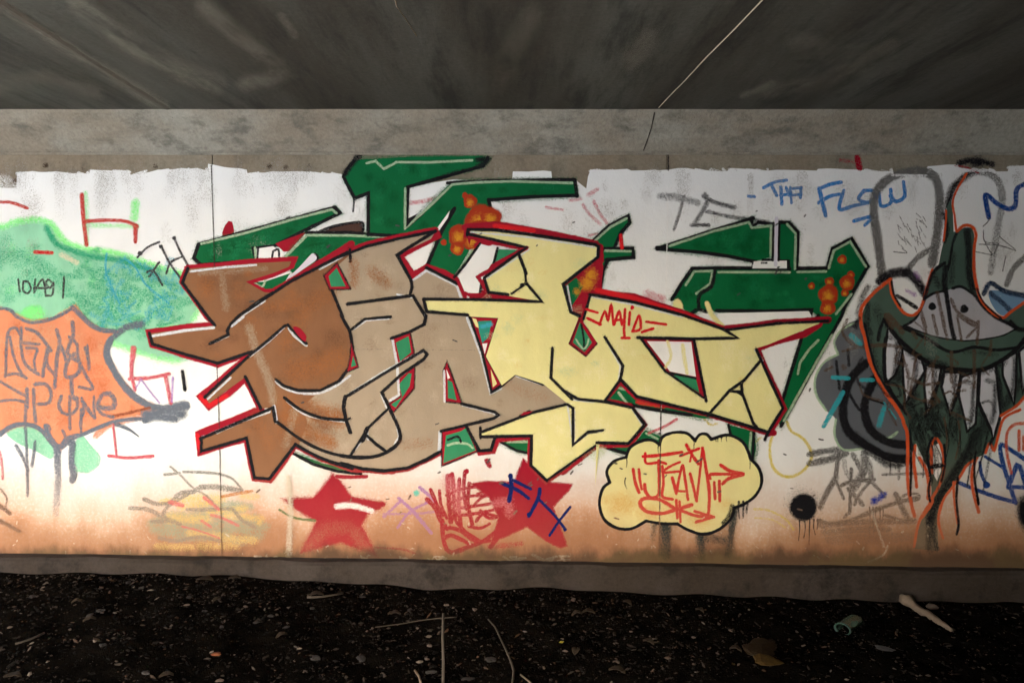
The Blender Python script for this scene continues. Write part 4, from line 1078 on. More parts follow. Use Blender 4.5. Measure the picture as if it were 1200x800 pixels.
# dark scalloped bubble
set_level(30)
r = graffiti('bubble_graffiti', 1010, 520, 'dark grey scalloped bubble with thick black loops left of the fanged face')
GB = paint('storm_grey_spray', (0.105, 0.115, 0.135), 0.06, vary=.25)
sc = 'H 470 30 400 25 340 65 308 125 325 180 260 215 220 290 225 370 275 445 318 485 310 560 350 625 440 622 560 660 650 660 650 400 500 200'
Film().poly(P(sc), True).build('bubble_fill', GB, r)
Film().stroke(P('H 400 35 340 70 310 125 328 178'), 3, .5, .8).stroke(P('H 325 182 262 218 222 290 226 370 272 442'), 3, .5, .85).stroke(P('H 318 488 312 560 352 625 440 622'), 3, .5, .85).stroke(P('H 520 580 570 570 605 545'), 4, .6, .7).build('pale_rim', LGREEN, r)
Film().stroke(P('H 455 225 385 300 352 420 370 530 450 600 560 660 650 672'), 11.5, .35, .95).stroke(P('H 495 300 452 420 480 530 560 590 650 605'), 11, .35, .95).stroke(P('H 400 560 560 690 640 680'), 14, .6, .8).stroke(P('H 320 215 335 340'), 4, .5, .85).stroke(P('H 375 160 380 230'), 4, .5, .8).stroke(P('H 385 370 430 440 450 400'), 4, .5, .9).stroke(P('H 480 390 540 410'), 3, .5, .9).build('black_loops', BLACK, r)
CY = paint('cyan_spray', (0.03, 0.33, 0.40), 0.10)
Film().stroke(P('H 262 515 350 360'), 6, .4, .9, False).stroke(P('H 305 288 375 292'), 5, .4, .85).stroke(P('H 440 300 490 300'), 5, .4, .85).stroke(P('H 395 95 430 130'), 7, .5, .85).stroke(P('H 545 430 520 510'), 7, .6, .8).stroke(P('H 540 400 600 480'), 2, .5, .7).build('cyan_dabs', CY, r)
BRS = paint('brown_marker_spray', (0.085, 0.050, 0.032), 0.08)
Film().stroke(P('H 370 20 350 80 400 135 470 150'), 4, .5, .7).stroke(P('H 350 165 450 140'), 3, .5, .7).stroke(P('H 270 255 300 240'), 4, .6, .7).stroke(P('H 430 320 450 370 540 400'), 3, .5, .6).dot(989, 430, 5, .6, .6).build('brown_scrawl', BRS, r)

# ================================================================== fanged face
EARG = paint('soft_grey_spray', (0.125, 0.122, 0.120), 0.10)
r = graffiti('loop_graffiti', 1040, 320, 'two tall soft grey loops rising like ears above the fanged face')
Film().stroke(P('G 535 610 515 450 495 310 510 215 590 145 700 122 780 150 805 250 795 400 770 550'), 12, .45, .9).stroke(P('G 640 600 700 530 760 490'), 8, .5, .8).stroke(P('G 840 290 860 210 930 145 1000 125 1075 165 1098 260 1075 400 1045 590'), 10, .55, .85, fade=(1, .5)).stroke(P('G 1120 650 1150 580 1210 520'), 8, .5, .8).build('loops', EARG, r)
Film().stroke(P('G 845 290 870 200 930 140 980 120'), 6, .6, .85).dot(1145, 190, 16, .8, .95, ry=9).stroke(P('G 900 85 960 72 1050 90'), 9, .7, .9).build('black_overspray', BLACK, r)
Film().stroke(P('G 880 98 930 105 985 130'), 2.5, .5, .7).build('red_line', RED, r)
r = graffiti('tag_lettering', 1180, 255, 'blue W squiggle beside the tall grey loops')
Film().stroke(P('G 1035 335 1020 235 1075 275 1130 300 1160 280 1165 210 1200 185 1260 170'), 6, .35, .9).build('tag_strokes', paint('deep_blue_spray', (0.008, 0.055, 0.25), 0.08, mud=.1), r)
r = graffiti('scrawl_graffiti', 1170, 300, 'fine pencil scratches inside and beside the grey loops')
fm = Film()
for i in range(34):
    x, y = random.uniform(1045, 1085), random.uniform(250, 290)
    fm.stroke([(x, y), (x + random.uniform(1, 6), y + random.uniform(3, 9))], 1.0, .4, .5)
for s in ('G 1010 380 1030 360 1040 340', 'G 1010 400 1015 450 1060 460', 'G 990 465 1080 470 1160 495', 'G 975 500 1050 515', 'G 1080 460 1060 510', 'G 1085 430 1160 490', 'G 1100 590 1115 520', 'G 590 500 650 505 630 485', 'G 1010 440 1030 480 1050 510'):
    fm.stroke(P(s), 1.3, .4, .7)
fm.build('scratches', GREY_BK, r, stuff=True)
r = graffiti('tag_lettering', 1165, 570, 'dark blue angular scrawl right of the orange flame drips')
DB = paint('deep_blue_spray', (0, 0, 0))
fm = Film()
for s, w in (('U 930 330 1060 410', 4), ('U 890 370 900 450 935 525', 4), ('U 740 510 860 560 1000 610 1140 650', 5), ('U 1140 650 1090 500 1040 330 1040 245 1120 290 1210 350', 5.5), ('U 1090 540 1150 390 1170 400 1210 520', 6), ('U 1090 540 1210 545', 5)):
    fm.stroke(P(s), w, .35, .9)
fm.dot(1156, 568, 5, .3)
fm.build('tag_strokes', DB, r)
Film().stroke(P('U 1210 95 1130 105 1080 170 1080 300 1110 440'), 4, .5, .8).stroke(P('U 1165 150 1165 280'), 4, .5, .8).stroke(P('U 1195 190 1195 280'), 3, .5, .8).build('orange_strokes', paint('orange_red_spray', (0.62, 0.09, 0.025), 0.05), r)
r = graffiti('patch_graffiti', 1185, 360, 'light blue patch with dark blue edge beside the fanged face')
Film().poly(P('R 950 560 1000 540 1210 590 1210 640 1060 720 980 650'), True).build('patch_fill', paint('light_blue_spray', (0.16, 0.28, 0.44), 0.1), r)
Film().stroke(P('R 920 560 965 490 1060 545 1210 580'), 7, .5, .9).stroke(P('R 960 560 1040 620 1110 690'), 7, .6, .8).build('dark_edge', paint('ink_blue_spray', (0.018, 0.035, 0.075), 0.05), r)

face = graffiti('monster_graffiti', 1115, 640, 'grey-green fanged monster face outlined in orange with flame-like drips', 'mural')
SKIN = paint('grey_green_spray', (0.062, 0.105, 0.086), 0.05, vary=.5)
OR = paint('orange_red_spray', (0, 0, 0))
Film().stroke(P('R 190 470 280 420 380 420 450 480 500 560'), 13, .5, .9).stroke(P('R 100 520 60 600 40 700'), 10, .7, .6).stroke(P('R 160 540 140 640 130 760'), 12, .8, .6).build('black_overspray', BLACK, face)
Film().poly(P('R 300 540 350 505 420 540 490 600 460 650 400 690 340 640')).build('white_fill', WHT, face)
Film().stroke(P('R 310 580 360 610 440 660'), 5, .4, .9).build('black_line', BLACK, face)
Film().stroke(P('R 380 545 430 570'), 6, .7, .6).stroke(P('R 440 420 460 450'), 8, .8, .5).build('violet_haze', VIO, face)
body = P('R 250 480 170 545 100 615 62 700 60 798 T 80 150 112 300 150 400 220 530 300 640 352 720 372 798 U 380 150 390 260 420 300 440 235 470 300 520 400 545 470 550 560 545 640 500 720 470 798 O 680 610 800 620 U 590 798 600 700 640 600 720 500 760 440 860 345 930 305 960 235 990 285 1010 230 1040 130 T 1040 700 1150 625 1230 540 1300 440 1310 200 1290 60 1280 0 '
         'R 1300 600 1210 615 1050 730 970 690 900 605 868 515 850 400 850 150 835 100 780 100 730 125 705 130 700 0 686 -95 664 -60 650 0 640 180 620 260 600 360 560 400 530 480 500 590 470 670 420 715 360 700 310 640 270 560')
Film().poly(body).build('face_fill', SKIN, face)
Film().poly(P('U 562 250 600 235 624 320 616 430 590 500 562 450')).build('white_fill', WHT, face)
dark = Film()
for s, w, c in (('R 100 640 100 798 T 120 120', 9, .7), ('R 800 130 810 250 815 420 840 540', 10, .85), ('R 640 0 660 120 640 200', 6, .8), ('R 650 380 640 500 660 640', 9, .9), ('R 730 130 700 210 680 330 660 400', 4, .9), ('U 860 150 820 260 740 400 640 560 560 700 540 798', 13, .85), ('U 580 40 560 130 600 180', 10, .8), ('U 480 0 470 200', 8, .6), ('U 700 60 660 180', 6, .6), ('T 440 700 420 798 U 450 120 440 200', 8, .7), ('U 900 120 880 300', 8, .6), ('U 400 100 405 400 400 600', 4, .8), ('O 790 400 770 520 790 610', 8, .6), ('T 550 600 520 780', 9, .7)):
    dark.stroke(P(s), w, .6, c)
for s, w, c in (('T 90 0 110 200 180 420 280 600', 16, .55), ('T 400 640 420 798', 16, .6), ('T 620 720 640 798 U 640 120', 14, .6), ('U 500 60 480 250 520 380', 12, .6), ('U 690 40 700 200', 16, .45), ('U 930 60 860 240 780 340', 18, .7), ('R 560 430 600 500', 12, .6), ('R 700 300 690 480', 10, .5), ('T 1050 640 1200 420', 16, .7), ('T 540 560 560 760', 14, .7), ('T 760 640 720 798', 14, .6), ('R 160 680 200 760', 18, .4), ('U 420 250 410 420', 6, .7), ('O 770 430 760 600', 16, .6)):
    dark.stroke(P(s), w, .9, c)
dark.build('black_shading', BLACK, face)
# eyes
eye = Film().poly(P('T 360 68 R 440 735 500 615 570 562 650 546 700 526 760 516 840 566 920 670 1010 740 1110 798 T 1140 96 1060 140 940 165 780 180 620 160 480 120')).build('eye_white', paint('grey_white_spray', (0.40, 0.40, 0.45), 0.08, vary=.35), face)
Film().dot(1092.5, 359, 5.4, .3).dot(1130, 362, 6, .35).stroke(P('R 700 526 760 516 840 566'), 3.6, .4, .95).stroke(P('R 500 600 570 560 650 546'), 3.4, .4, .95).stroke(P('R 650 540 665 640 690 798 T 710 160'), 6, .4, .95).stroke(P('T 360 70 480 120 620 160 780 180 940 165 1060 140 1140 96'), 3.4, .3, .95).stroke(P('R 360 790 440 735 500 615'), 3.4, .4, .95).stroke(P('R 850 570 930 670 1010 735 1150 800'), 5, .5, .9).build('black_line', BLACK, eye)
# mouth and lip
teeth = ['T 245 80 310 165 345 240 340 300 290 420 240 465 225 430 222 250', 'T 345 225 480 310 505 385 440 500 368 615 350 455', 'T 510 350 618 368 600 470 545 640 516 702 498 480', 'T 640 395 755 398 740 500 682 695 620 500', 'T 760 430 880 388 872 560 860 760 U 800 152 T 785 740 740 556', 'T 890 395 1002 350 1015 500 1036 690 U 985 205 T 965 790 880 600', 'T 1050 310 1148 258 1145 450 1130 622 1050 420', 'T 1165 250 1230 200 1240 380 1190 540']
for tt in teeth:
    o = Film().poly(P(tt)).build('tooth', paint('tooth_white_spray', (0.56, 0.57, 0.64), 0.05, vary=.3), face)
    q = P(tt); cx = sum(p[0] for p in q)/len(q); cy = sum(p[1] for p in q)/len(q)
    Film().stroke(P(tt), 3.4, .4, .95, False, True).stroke([(cx + 5, cy - 18), (cx + 4, cy + 8), (cx + 1, cy + 24)], 8, .9, .75).stroke([(cx - 4, cy - 24), (cx + 5, cy - 22)], 8, .9, .6).build('black_outline', BLACK, o)
lip = Film().poly(P('T 345 78 480 122 620 162 780 182 940 168 1060 142 1145 98 1210 110 1210 150 1150 230 1050 310 900 378 750 380 560 342 430 262 300 142 220 30 280 20')).build('lip', SKIN, face)
Film().stroke(P('T 340 80 500 150 680 252 850 220 1000 240 1150 222'), 4.2, .4, .95).stroke(P('T 220 30 300 142 430 262 560 342 750 380 900 378 1050 310 1150 230 1215 150'), 6, .4, .95).stroke(P('T 175 165 190 90 215 30'), 5, .5, .9).stroke(P('T 230 160 215 300 230 460 300 590 350 650'), 5, .4, .95).stroke(P('T 620 350 640 400'), 9, .6, .8).stroke(P('T 880 390 860 400'), 8, .6, .8).stroke(P('T 1000 350 1030 500 1040 640'), 7, .6, .8).stroke(P('R 1110 770 T 1150 90 1215 100'), 7, .5, .9).stroke(P('T 430 300 640 340'), 10, .9, .6).stroke(P('T 780 250 1000 270'), 8, .9, .4).stroke(P('R 50 720 120 560 200 520'), .01).build('black_line', BLACK, lip)
Film().stroke(P('T 240 60 340 200 470 310 640 380'), 12, .97, .6).stroke(P('T 760 395 900 395 1060 330'), 12, .97, .6).stroke(P('T 360 640 440 560'), 12, .97, .6).stroke(P('T 560 640 640 620'), 12, .97, .6).stroke(P('T 900 690 940 800'), 10, .97, .6).stroke(P('T 330 270 310 360 320 440'), 12, .8, .8).stroke(P('T 350 640 420 520 500 400'), 5, .5, .9).stroke(P('T 510 700 560 560 620 430'), 6, .5, .9).stroke(P('T 680 690 730 560'), 4, .5, .9).stroke(P('T 960 798 880 610 875 480'), 4, .5, .9).build('tooth_lines', BLACK, face)
fm = Film()
for s, w in (('T 480 0 510 110', 4), ('T 560 0 590 130', 4), ('T 620 0 660 160', 4), ('T 730 0 760 170', 3.5), ('T 740 0 850 70 880 40 870 190', 4), ('T 800 150 870 80', 3.5), ('R 690 610 740 700 870 780', 5), ('R 590 560 620 700 640 798', 5), ('R 480 690 510 798', 4), ('T 250 0 320 80 340 110', 7), ('T 120 210 220 205 330 220', 5), ('T 440 290 420 420 400 540', 4), ('T 560 340 560 520 600 600', 4), ('T 690 260 690 460', 5), ('T 850 250 850 500', 5), ('T 970 180 960 270', 4), ('T 640 550 680 530 720 560', 2.5), ('T 500 590 560 600', 3), ('T 380 430 500 480 600 470', 4), ('T 350 280 390 440', 3),
             ('T 230 480 340 500 420 570 560 620', 3), ('T 420 120 440 150', 5), ('T 700 680 830 740', 3), ('U 640 60 660 200 640 320', 3), ('U 740 80 750 200 720 340', 2.5), ('R 230 720 270 790', 7)):
    fm.stroke(P(s), w, .5, .75)
for i in range(14):
    x, y = random.uniform(1030, 1165), random.uniform(375, 490)
    fm.stroke([(x, y), (x + random.uniform(-14, 14), y + random.uniform(6, 20)), (x + random.uniform(-16, 16), y + random.uniform(14, 36))], random.uniform(2, 4), .6, .55)
fm.build('brown_scrawl', BRS, face)
fm = Film()
for s, w in (('R 260 465 170 535 100 605 60 665 50 720 58 798 T 80 150 112 300 155 405 220 530 300 640 345 720 U 355 100 378 160 384 300 380 450 395 600 430 745', 5.5), ('R 255 465 270 560 310 640 360 700 420 716 470 670 500 590 530 480 556 395', 4.6), ('R 635 190 650 60 652 -20', 3), ('G 930 135 885 210 866 270 875 340 882 400', 3.2), ('R 730 125 780 85 835 95 862 150 850 250 850 400 870 520 900 610 970 690 1050 732 1110 690 1210 620', 4.6),
             ('U 435 255 425 350 435 450 445 540', 5), ('U 465 340 510 420 530 520 525 620', 5.5), ('U 540 640 600 540 635 430 630 300 600 220 575 200 552 240 548 340 555 440', 4.4), ('U 1170 0 1060 60 1020 180 990 285 960 235 930 300', 4.2), ('U 870 340 800 390 750 470 700 540 640 620 605 720 600 798 O 820 560', 4), ('U 860 350 835 440 840 560 880 715', 5), ('U 705 510 710 640 735 798', 4), ('O 770 380 710 480 685 600', 4, ), ('T 1210 560 1150 630 1040 700', 4.5), ('U 480 760 540 680 560 640', 4), ('R 1200 0 1210 -10', .01)):
    fm.stroke(P(s), w * .82, .45, .95)
fm.build('orange_outline', OR, face)
fm = Film()
for s, w in (('U 545 480 530 560 540 640', 3), ('R 270 480 285 570 330 650', 3), ('R 500 600 560 420 640 350', 4.5), ('U 555 200 520 300 540 460', 4), ('U 640 250 645 380 620 500', 3.4), ('U 860 300 850 450 880 660', 3.4), ('U 735 480 725 640 740 798 O 885 540', 3.4), ('T 80 60 130 280 170 400 260 540 370 690', 3.4), ('U 400 160 405 420 400 600', 3), ('R 870 530 920 630 1040 740', 2.5), ('U 980 200 960 240', 4), ('U 555 400 620 390', 7)):
    fm.stroke(P(s), w, .5, .9)
fm.build('black_edge', BLACK, face)
fm = Film()
for i in range(26):
    x, y = random.uniform(1062, 1165), random.uniform(470, 520); l = random.uniform(20, 60)
    cx = 1118 + (x - 1118) * .55
    fm.stroke([(x, y), (x + (cx-x)*.3 + random.uniform(-4, 4), y + l*.5), (x + (cx-x)*.6 + random.uniform(-5, 5), y + l)], random.uniform(2.5, 6), .85, random.uniform(.35, .8), taper=(1, .5))
for s, w in (('T 60 300 20 380 40 480 120 520', 5), ('R 40 740 10 790 T 20 80', 7), ('T 180 480 240 560 330 560 300 480 240 470', 4), ('T 420 640 500 610 560 680 480 720', 4), ('T 880 620 960 600 1000 680', 4), ('U 470 180 560 120 640 160 600 60', 4)):
    fm.stroke(P(s), w, .7, .65)
fm.build('black_scribble', BLACK, face)
r = graffiti('spot_graffiti', 1205, 620, 'dark spray blot at the foot of the blue scrawl by the dark end')
Film().dot(1206, 600, 18, .5, 1, ry=30).build('spot', BLACK, r)

# ================================================================== joints, cracks, ground litter
set_level(520)
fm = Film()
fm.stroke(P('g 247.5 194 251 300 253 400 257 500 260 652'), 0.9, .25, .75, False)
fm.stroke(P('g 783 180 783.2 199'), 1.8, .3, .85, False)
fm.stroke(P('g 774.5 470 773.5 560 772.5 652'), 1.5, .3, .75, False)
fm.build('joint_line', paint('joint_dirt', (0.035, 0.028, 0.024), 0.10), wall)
Film().stroke(P('g 782.4 232 781.8 280 780.6 345'), 1.2, .4, .75, False).stroke(P('g 777 410 775 480'), 1.0, .6, .35, False).build('filled_joint', WHT, wall)
Film().stroke(P('g 400 409 560 410 720 411'), 0.6, .3, .16, False).stroke(P('g 262 405 400 409'), 0.6, .3, .12, False).build('board_line', GREY_BK, wall)
fm = Film()
for i in range(4):
    x = random.choice((random.uniform(0, 395), random.uniform(700, 1000))); fm.dot(x, random.uniform(192, 200), random.uniform(2, 4), .8, .4)
for x, y in ((53, 194), (182, 195), (316, 195), (335, 196), (17, 212)): fm.dot(x, y, 4.5, .8, .6)
fm.build('rust_stains', paint('rust_stain', (0.055, 0.032, 0.020), 0.1), wall, stuff=True)
# scraped white patches and lime at the foot
fm = Film()
for i in range(80):
    x = random.uniform(-20, 1150); y = 652 - 50 * random.random() ** 2
    l = random.uniform(-2, 3)
    fm.stroke([(x, y), (x + random.uniform(-2, 3), y + l)], random.uniform(.6, 1.8), .5, random.uniform(.3, .7))
for x0, x1 in ((410, 470), (500, 520), (575, 610), (290, 330), (640, 660)):
    for k in range(8):
        x = random.uniform(x0, x1); fm.stroke([(x, 655 + random.uniform(-4, 3)), (x + random.uniform(3, 12), 655 + random.uniform(-4, 3))], random.uniform(1.2, 2.6), .5, .8)
fm.stroke(P('g 338 560 340 600 338 655'), 9, .8, .75).stroke(P('g 342 600 338 650'), 5, .7, .7)
fm.stroke(P('g 625 650 635 655 650 660'), 4, .5, .6).stroke(P('g 1018 658 1035 650 1040 640'), 3, .5, .5).stroke(P('g 1022 600 1036 640'), 4, .7, .4)
fm.dot(371, 657, 8, .7, .5, ry=4).dot(945, 663, 4, .5, .7, ry=2.5)
fm.build('lime_scrapes', paint('lime_scrape', (0.62, 0.56, 0.45), 0.1, mud=0.25), wall, stuff=True)

def simple(name, rgb, rough=.8, vary=.5):
    m, nt, bs, out = new_mat(name); n = NT(nt)
    n.link(n.mix(1.0, rgb, n.math('MULTIPLY_ADD', n.noise(n.mapped(), 55, 5), vary*1.6, 1 - vary*.8), 'MULTIPLY'), bs.inputs['Base Color'])
    bs.inputs['Roughness'].default_value = rough; bs.inputs['Specular IOR Level'].default_value = .08
    n.bump(n.noise(n.mapped(), 140, 4), .4, .004, bs)
    return m
def ribbon3d(name, pts, w, nrm, mat, parent):
    """thin raised bead following a line on a flat face"""
    v, f = [], []
    N = Vector(nrm).normalized()
    for i, p in enumerate(pts):
        a, b = Vector(pts[max(i-1, 0)]), Vector(pts[min(i+1, len(pts)-1)])
        s = (b - a).cross(N).normalized() * w * 0.5 * random.uniform(0.7, 1.2)
        p = Vector(p)
        v += [p + s + N*0.0005, p + N*0.004, p - s + N*0.0005]
        if i: 
            q = 3*(i-1); f += [(q, q+3, q+4, q+1), (q+1, q+4, q+5, q+2)]
    return mesh_obj(name, v, f, mat, parent)
PALE = concrete('pale_mortar', (0.42, 0.36, 0.28), (0.38, 0.32, 0.24), (0.30, 0.25, 0.2), pits=False)
DARKC = concrete('dark_crack', (0.03, 0.026, 0.022), (0.03, 0.026, 0.022), (0.02, 0.018, 0.016), pits=False)
def soffit(pts): return [on_level(x, y, Z_C) for x, y in pts]
ribbon3d('soffit_crack', soffit(resample([(905, -12), (862, 33), (830, 65), (804, 93)], 7)), 0.007, (0, 0, -1), PALE, deck)
ribbon3d('soffit_crack', soffit(resample([(804, 93), (785, 112), (772, 126)], 5)), 0.0035, (0, 0, -1), PALE, deck)
ribbon3d('soffit_crack', soffit(resample([(461, -8), (465, 8), (474, 20), (482, 33), (488, 42)], 5)), 0.004, (0, 0, -1), PALE, deck)
def haunch_pt(px, py):
    d = ray(px, py)      # plane y + z... : z = Z_H - y  (y from -HAUNCH to 0)
    t = (Z_H - CAM_Z - CAM_Y) / (d.z + d.y)
    return Vector((d.x*t, CAM_Y + d.y*t, CAM_Z + d.z*t))
ribbon3d('haunch_crack', [haunch_pt(*p) + Vector((0, -.003, -.003)) for p in resample([(767, 131), (763, 150), (758, 165), (754, 176)], 5)], 0.007, (0, -1, -1), DARKC, deck)

# board marks and a cold joint on the soffit, each a slightly proud strip of cement
STRIP = concrete('cement_fin', lin(92,90,82), lin(82,76,68), lin(62,60,55), (2, .4, 1), pits=False)
pts = soffit(resample([(-70, -38), (0, 3), (60, 42), (130, 87), (196, 128)], 8))
ribbon3d('cement_fin', pts, 0.05, (0, 0, -1), STRIP, deck)

SMEAR = concrete('cement_smear', lin(132,130,120), lin(112,108,98), lin(80,78,72), (1.5, .3, 1), pits=False)
nt = SMEAR.node_tree; n = NT(nt)
tr = nt.nodes.new('ShaderNodeBsdfTransparent'); mx = nt.nodes.new('ShaderNodeMixShader')
bsn = [k for k in nt.nodes if k.type == 'BSDF_PRINCIPLED'][0]; outn = [k for k in nt.nodes if k.type == 'OUTPUT_MATERIAL'][0]
wh = nt.nodes.new('ShaderNodeTexWhiteNoise'); n.link(n.pos(), wh.inputs['Vector'])
cov = n.math('MULTIPLY', n.attr('cover')['Fac'], n.ramp(n.noise(n.mapped((1.5, .5, 1)), 5.0, 5), .3, .62, .15, 1.0))
n.link(n.math('GREATER_THAN', cov, wh.outputs['Value']), mx.inputs[0]); n.link(tr.outputs[0], mx.inputs[1]); n.link(bsn.outputs[0], mx.inputs[2]); n.link(mx.outputs[0], outn.inputs[0])
def on_soffit(px, py, off): return on_level(px, py, Z_C - off)
set_level(0)
for pts, w, c in (([(-40, -20), (60, 45), (130, 88), (190, 124)], 20, .75), ([(90, 5), (160, 55), (250, 98)], 30, .7), ([(130, 40), (200, 85), (240, 100)], 16, .6), ([(240, 10), (300, 60), (330, 85), (290, 98)], 26, .6), ([(0, 100), (60, 90), (110, 108)], 26, .35), ([(620, 20), (600, 60), (590, 90)], 40, .35), ([(900, 105), (960, 95), (1040, 55)], 26, .4), ([(760, 45), (740, 70)], 34, .4), ([(940, 50), (1010, 75)], 40, .3), ([(870, 112), (905, 98)], 10, .6), ([(330, 20), (345, 40)], 14, .5)):
    Film(on_soffit).stroke(pts, w, .9, c).build('cement_smear', SMEAR, deck)

# ground litter -------------------------------------------------------------------------------
def chip_mesh(cnt, region, smin, smax, seed, flat=(0.25, 0.8)):
    g = np.random.default_rng(seed)
    V, F, C = [], [], []
    for i in range(cnt):
        x, y = region(g)
        s = smin * (smax / smin) ** (g.random() ** 2.2)
        z = ground_h(x, y) + s * 0.10
        a = g.uniform(0, 6.28); ca, sa = math.cos(a), math.sin(a)
        el = g.uniform(1.0, 2.4); fl = g.uniform(*flat)
        tx, ty = g.normal(0, .25), g.normal(0, .25)
        base = len(V)
        for (u, w, h) in ((1,0,0),(0.25,.8,.1),(-.9,.45,0),(-.8,-.5,.1),(.3,-.9,0),(0.1,0,1),(0,0.1,-.8)):
            u2, w2, h2 = u*s*el*0.5*g.uniform(.7,1.2), w*s*0.5*g.uniform(.7,1.2), h*s*0.5*fl
            h2 += u2*tx + w2*ty
            V.append((x + u2*ca - w2*sa, y + u2*sa + w2*ca, z + h2))
        for k in range(5):
            F.append((base+k, base+(k+1)%5, base+5)); F.append((base+(k+1)%5, base+k, base+6))
        cl_ = 0.5 + 0.5*math.sin(x*2.7 + 1.3*math.sin(y*3.1)) * math.sin(y*4.3 + 1.7*math.sin(x*1.9))
        C += [g.random() ** (0.75 + 0.9*cl_)] * 7
    return V, F, C
m, nt, bs, out = new_mat('litter_chips'); n = NT(nt)
fac = n.attr('tone')['Fac']
cr = nt.nodes.new('ShaderNodeValToRGB'); n.link(fac, cr.inputs[0])
e = cr.color_ramp.elements
e[0].position = 0; e[0].color = (0.005, 0.0045, 0.004, 1); e[1].position = 1.0; e[1].color = (0.17, 0.135, 0.105, 1)
for p, c in ((0.45, (0.008, 0.0065, 0.0055)), (0.72, (0.026, 0.020, 0.016)), (0.88, (0.060, 0.048, 0.040)), (0.95, (0.065, 0.035, 0.020)), (0.98, (0.12, 0.10, 0.085))):
    q = e.new(p); q.color = (*c, 1)
n.link(n.mix(1.0, cr.outputs[0], n.math('MULTIPLY_ADD', n.noise(n.mapped(), 80, 3), 0.8, 0.6), 'MULTIPLY'), bs.inputs['Base Color'])
bs.inputs['Roughness'].default_value = 0.9; bs.inputs['Specular IOR Level'].default_value = 0.05
def near(g):
    while True:
        x, y = g.uniform(-4.2, 3.05), -0.10 - 2.6 * g.random() ** 1.25
        if g.random() < (1.0 if x < 0.9 else 0.55): return x, y
V, F, C = chip_mesh(36000, near, 0.005, 0.022, 5)
o = mesh_obj('ground_litter', V, F, m, None, loc=(0, -1, 0), attrs={'tone': C})
o['kind'] = 'stuff'; o['label'] = 'fine dark gravel, leaf bits and bark chips littering the soil'; o['category'] = 'litter'

def lump(name, x, y, s, mat, label, cat, group=None, el=1.5, flat=.5, rot=0.0, sink=.25, seed=0):
    g = np.random.default_rng(seed)
    bm = bmesh.new(); bmesh.ops.create_icosphere(bm, subdivisions=2, radius=1)
    for v in bm.verts:
        c = v.co
        k = 1 + 0.22*math.sin(3*c.x + seed) + 0.18*math.sin(4*c.y + 2*seed) + g.normal(0, .06)
        v.co = Vector((c.x*el*k, c.y*k, c.z*flat*k)) * s * .5
    me = bpy.data.meshes.new(name); bm.to_mesh(me); bm.free(); me.materials.append(mat)
    o = bpy.data.objects.new(name, me); COL.objects.link(o)
    o.location = (x, y, ground_h(x, y) + s*.5*flat*(1-sink)); o.rotation_euler = (0, 0, rot)
    return tag(o, label, cat, group)
def on_ground(px, py):
    z = 0.0
    for _ in range(8):
        p = on_level(px, py, z); z = ground_h(p.x, p.y)
    return Vector((p.x, p.y, z))
STONE = simple('grey_stone', (0.036, 0.032, 0.030)); PSTONE = simple('pale_stone', (0.13, 0.10, 0.08)); LEAFM = simple('dead_leaf', (0.045, 0.033, 0.023)); TWIG = simple('dry_twig', (0.062, 0.050, 0.040)); WOOD = simple('driftwood', (0.17, 0.125, 0.09)); BARK = simple('rotten_bark', (0.016, 0.010, 0.005)); OBARK = simple('amber_bark', (0.040, 0.023, 0.006))

MARKS = [(70, 'orange splash'), (240, 'pale scribble tangle'), (392, 'clear red star'), (519, 'upright stick'), (640, 'larger red star'), (800, 'yellow cloud bubble'), (890, 'bark slab')]
def where(x, y):
    nm = min(MARKS, key=lambda k: abs(k[0] - x))[1]
    return ('hard by the footing under the ' if y < 712 else 'well out from the footing, in line with the ') + nm
stones = [(38, 700, .035), (150, 683, .035), (166, 689, .030), (240, 716, .034), (118, 716, .036), (105, 722, .04), (318, 722, .03), (335, 735, .032), (366, 713, .028), (120, 756, .035), (425, 700, .034), (480, 715, .03), (424, 773, .045), (172, 789, .04), (370, 772, .05), (575, 773, .05), (549, 796, .05), (505, 788, .04), (635, 703, .03), (300, 730, .03), (260, 735, .028), (222, 700, .03)]
for i, (x, y, s) in enumerate(stones):
    p = on_ground(x, y)
    lump('stone', p.x, p.y, s * .8, STONE, 'small dull grey stone ' + where(x, y), 'stone', 'grey stones in the litter', el=random.uniform(1.1, 1.7), flat=random.uniform(.25, .5), rot=random.uniform(0, 3), seed=i)
pale = [(12, 735, .022), (111, 751, .024), (491, 737, .034), (503, 746, .034), (504, 757, .03), (491, 776, .032), (722, 776, .032), (556, 714, .03), (543, 713, .018), (672, 703, .03), (857, 739, .026), (866, 779, .024), (659, 749, .02), (258, 797, .036), (88, 709, .02), (219, 709, .024), (728, 746, .02), (740, 740, .02), (813, 747, .022), (523, 709, .03), (530, 712, .024)]
for i, (x, y, s) in enumerate(pale):
    p = on_ground(x, y)
    lump('pebble', p.x, p.y, s * .8, PSTONE, 'pale pinkish pebble ' + where(x, y), 'pebble', 'pale pebbles in the litter', el=random.uniform(1.1, 1.8), flat=random.uniform(.25, .5), rot=random.uniform(0, 3), seed=40+i)

